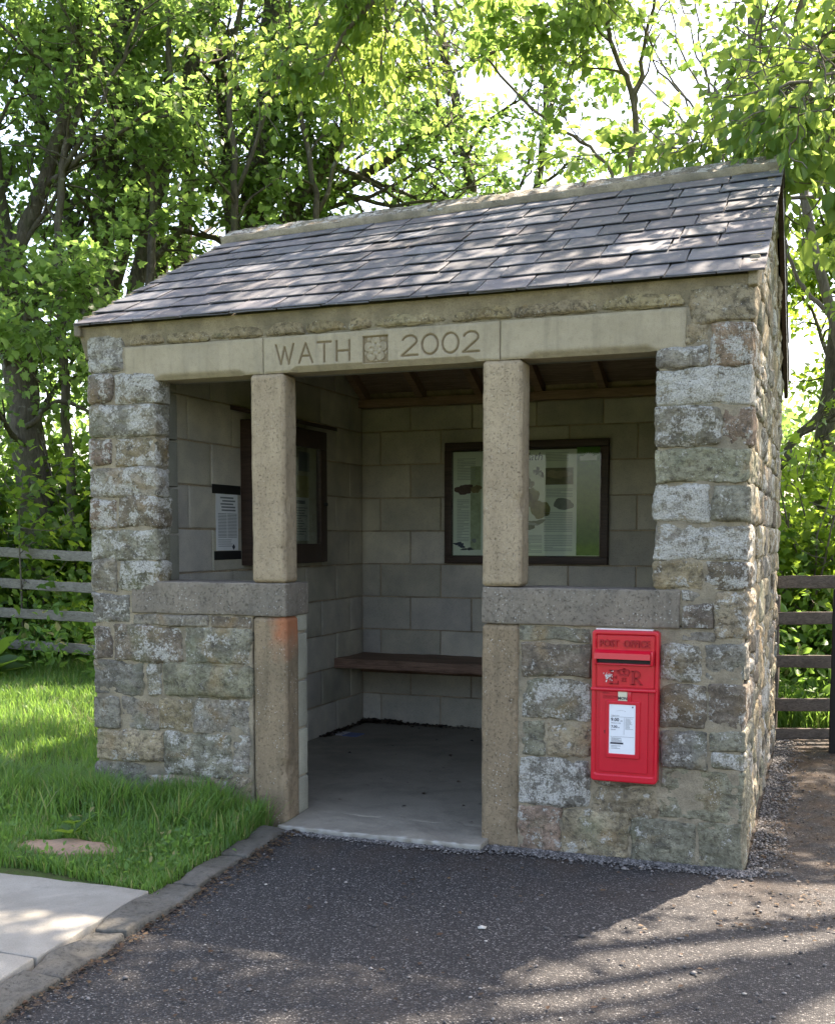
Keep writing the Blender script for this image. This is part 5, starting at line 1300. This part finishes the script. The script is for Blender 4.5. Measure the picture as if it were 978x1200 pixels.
# far wood
rg = np.random.RandomState(6)
n = 62000; d = rg.uniform(15, 23, n); a = rg.uniform(R(-55), R(4), n)
P = np.stack([CAM[0]+d/np.cos(0)*np.sin(a), CAM[1]+d*np.cos(a), rg.uniform(0, 1, n)], 1)
top = 5.2+1.3*perlin(np.stack([a*14, d*.25, a*0], 1))-1.5*sstep(R(-16), R(-6), a)
P[:, 2] = P[:, 2]*np.maximum(top, 1)
keep = perlin(P*np.array([.9, .9, 1.1]))+.35 > rg.uniform(0, .62, n); P = P[keep]
fo = leaves('far_wood', P, rg.normal(0, 1, (len(P), 3)), .15, M_LEAF, LEAF_OVAL, None, 77); fo['kind'] = 'stuff'

# ================================================================== GRASS
def blades(name, x, y, z, h, w, seed, lean=.35, mat=None):
    rg = np.random.RandomState(seed); n = len(x)
    a = rg.uniform(0, 6.28, n); b = a+rg.normal(math.pi/2, .5, n)
    hx = h*rg.uniform(.6, 1.25, n); ln = hx*np.abs(rg.normal(lean, .25, n)); ww = w*rg.uniform(.6, 1.3, n)
    dx, dy = np.cos(a), np.sin(a); sx, sy = np.cos(b)*ww/2, np.sin(b)*ww/2
    rows = []
    for t, k in ((0, 1.), (.4, .95), (.75, .62), (1., 0)):
        cx = x+dx*ln*t**1.8; cy = y+dy*ln*t**1.8; cz = z+hx*(t-.18*t**3)
        if k > 0: rows += [np.stack([cx-sx*k, cy-sy*k, cz], 1), np.stack([cx+sx*k, cy+sy*k, cz], 1)]
        else: rows += [np.stack([cx, cy, cz], 1)]
    V = np.stack(rows, 1).reshape(-1, 3)
    bs = np.arange(n)[:, None]*7
    loops = np.concatenate([bs+np.array([[0, 1, 3, 2]]), bs+np.array([[2, 3, 5, 4]]), bs+np.array([[4, 5, 6]])], 1).ravel()
    tots = np.tile([4, 4, 3], n); starts = np.concatenate([[0], np.cumsum(tots)[:-1]])
    cl = np.clip(.5+.8*perlin(np.stack([x*2, y*2, x*0], 1)), 0, 1)
    c = np.stack([.5*rg.uniform(0, 1, n)+.5*cl, rg.uniform(0, 1, n)*.5+.5*cl, rg.uniform(0, 1, n), cl*0], 1)
    me = mesh_from(name, V, loops, starts, tots, None, np.repeat(c, 7, 0)); me.materials.append(mat or M_GRASS)
    o = bpy.data.objects.new(name, me); COL.objects.link(o); o['kind'] = 'stuff'; return o
rg = np.random.RandomState(12)
def grass_ok(x, y):
    ok = x < kx(y)-.128+.015*perlin(np.stack([x*9, y*9, x*0], 1))
    ok &= ~((y < -1.19+.03*perlin(np.stack([x*8, y*8+4, x*0], 1))) & (y > -4.4) & (x > -5.2) )
    ok &= ~((x > -3.29) & (y > -.03) & (y < 3.3))
    ok &= ~((x > -2.16) & (y > -.14))
    ok &= (((x+2.755)/.195)**2+((y+.91)/.12)**2) > 1+.5*perlin(np.stack([x*20, y*20, x*0], 1))
    return ok
X = []; Y = []; Hh = []
def zone(n, x0, x1, y0, y1, h, jit=0):
    x = rg.uniform(x0, x1, n); y = rg.uniform(y0, y1, n); ok = grass_ok(x, y); x = x[ok]; y = y[ok]
    hh = h*(1+.5*perlin(np.stack([x*2.5, y*2.5, x*0+h], 1)))
    X.append(x); Y.append(y); Hh.append(hh)
zone(38000, -3.9, -2.0, -1.25, .02, .06)          # short turf at the front
zone(16000, -6.2, -3.2, -1.25, 1.0, .07)
zone(26000, -7.0, -3.25, .5, 3.6, .085)
zone(14000, -8.5, -3.3, 3.2, 4.6, .16)
# tall rough grass against the wall
n = 13000; x = rg.uniform(-3.9, -2.12, n); y = -.01-np.abs(rg.normal(0, .20, n))-.22*np.clip(perlin(np.stack([x*3, x*0, x*0], 1)), 0, 1); ok = grass_ok(x, y); x, y = x[ok], y[ok]
X.append(x); Y.append(y); Hh.append(.18*(1+.55*perlin(np.stack([x*5, y*5, x*0], 1)))*np.where(x > -2.35, .8, 1))
n = 5000; x = -3.30-np.abs(rg.normal(0, .15, n)); y = rg.uniform(0, 3.2, n); X.append(x); Y.append(y); Hh.append(np.full(n, .17))
x = np.concatenate(X); y = np.concatenate(Y); h = np.concatenate(Hh)
blades('grass', x, y, gh(x, y), h, .0055, 3)
# longer meadow grass beyond the right-hand fence and behind the shelter
n = 26000; x = rg.uniform(-4.5, 4.5, n); y = 3.62+np.abs(rg.normal(0, 1.3, n)); blades('meadow_grass', x, y, gh(x, y), .30*(1+.4*perlin(np.stack([x*2, y*2, x*0], 1))), .010, 5, .45)
# broad weeds
def weeds(name, pts, n, size, templ, seed, hgt=.1):
    rg = np.random.RandomState(seed); i = rg.randint(0, len(pts), n); off = rg.normal(0, 1, (n, 3))*np.array([.07, .07, .3*hgt]); P = pts[i]+off; P[:, 2] = np.abs(off[:, 2])+pts[i, 2]+.03
    o = leaves(name, P, np.concatenate([off[:, :2]*8, np.full((n, 1), .5)], 1), size, M_GRASS, templ, None, seed, droop=-.1); o['kind'] = 'stuff'; return o
x = rg.uniform(-3.7, -2.25, 50); y = rg.uniform(-1.1, -.15, 50); ok = grass_ok(x, y); x, y = x[ok], y[ok]; weeds('clover', np.stack([x, y, gh(x, y)], 1), 900, .032, LEAF_OVAL, 9, .08)
x = rg.uniform(-.2, 3.5, 110); y = rg.uniform(3.75, 6.2, 110); weeds('nettles', np.stack([x, y, gh(x, y)+rg.uniform(0, .35, 110)], 1), 4200, .085, LEAF_OVAL, 10, .9)
x = rg.uniform(-8, -3.4, 120); y = rg.uniform(2.9, 4.2, 120); weeds('undergrowth', np.stack([x, y, gh(x, y)+rg.uniform(0, .3, 120)], 1), 4200, .08, LEAF_OVAL, 14, .7)
dk = MB(); P = []; D = []
bx_, by_ = -6.55, 2.75
rg2 = np.random.RandomState(3)
for k in range(16): a = rg2.uniform(0, 6.28); P.append((bx_+.05*math.cos(a), by_+.05*math.sin(a), gh(np.array([bx_]), np.array([by_]))[0]+.05)); D.append((math.cos(a), math.sin(a), .55))
dock = leaves('dock_plant', np.array(P), np.array(D)*2.5, .42, M_LEAF3, LEAF_OVAL, None, 4, tilt=.3, droop=.1); tag(dock, 'clump of broad dock leaves in front of the left fence', 'plant'); center_origin(dock, (bx_, by_, .15))
for (dx_, dy_, lab) in ((-2.86, -.66, 'small rosette of broad plantain leaves behind the sandstone slab'), (-2.80, -.80, 'tiny plantain rosette on the back edge of the sandstone slab')):
    P = []; D = []
    for k in range(8): a = k*.785+rg2.uniform(-.2, .2); P.append((dx_+.01*math.cos(a), dy_+.01*math.sin(a), .09)); D.append((math.cos(a), math.sin(a), .45))
    o = leaves('plantain', np.array(P), np.array(D)*3, .065, M_LEAF3, LEAF_OVAL, None, 6, tilt=.2, droop=.0); tag(o, lab, 'weed'); center_origin(o, (dx_, dy_, .06))

# ================================================================== SKY, SUN, CAMERA
EL, AZ = R(57), R(23)          # azimuth from +Y towards +X
w = bpy.data.worlds.new('World'); SC.world = w; w.use_nodes = True
nt = w.node_tree; nt.nodes.clear()
sky = nt.nodes.new('ShaderNodeTexSky'); sky.sky_type = 'NISHITA'; sky.sun_disc = False; sky.sun_elevation = EL; sky.sun_rotation = AZ; sky.air_density = 1.0; sky.dust_density = 2.5; sky.ozone_density = 1.0
bg = nt.nodes.new('ShaderNodeBackground'); bg.inputs[1].default_value = .15; wo = nt.nodes.new('ShaderNodeOutputWorld')
nt.links.new(sky.outputs[0], bg.inputs[0]); nt.links.new(bg.outputs[0], wo.inputs[0])
sd = bpy.data.lights.new('sun', 'SUN'); sd.energy = 4.7; sd.angle = R(.55); sd.color = (1, .95, .86)
so = bpy.data.objects.new('sun', sd); COL.objects.link(so); so.location = (0, 0, 20)
sdir = Vector((math.sin(AZ)*math.cos(EL), math.cos(AZ)*math.cos(EL), math.sin(EL)))
so.rotation_euler = (-sdir).to_track_quat('-Z', 'Y').to_euler()
cd = bpy.data.cameras.new('camera'); co = bpy.data.objects.new('camera', cd); COL.objects.link(co); SC.camera = co
cd.sensor_fit = 'HORIZONTAL'; cd.sensor_width = 36; cd.lens = FPX/978*36; cd.shift_y = (600-CYP)/978*-1; cd.clip_end = 1000; cd.clip_start = .05
co.matrix_world = Matrix((( _r[0], _U[0], -_F[0], CAM[0]), (_r[1], _U[1], -_F[1], CAM[1]), (_r[2], _U[2], -_F[2], CAM[2]), (0, 0, 0, 1)))
SC.view_settings.view_transform = 'Standard'; SC.view_settings.look = 'None'; SC.view_settings.exposure = 2.2; SC.view_settings.use_white_balance = True; SC.view_settings.white_balance_temperature = 7350; SC.view_settings.white_balance_tint = 16; SC.view_settings.gamma = 1
SC.cycles.max_bounces = 8; SC.cycles.diffuse_bounces = 6; SC.cycles.transmission_bounces = 6; SC.cycles.transparent_max_bounces = 12; SC.cycles.sample_clamp_indirect = 8
SC.cycles.caustics_reflective = False; SC.cycles.caustics_refractive = False
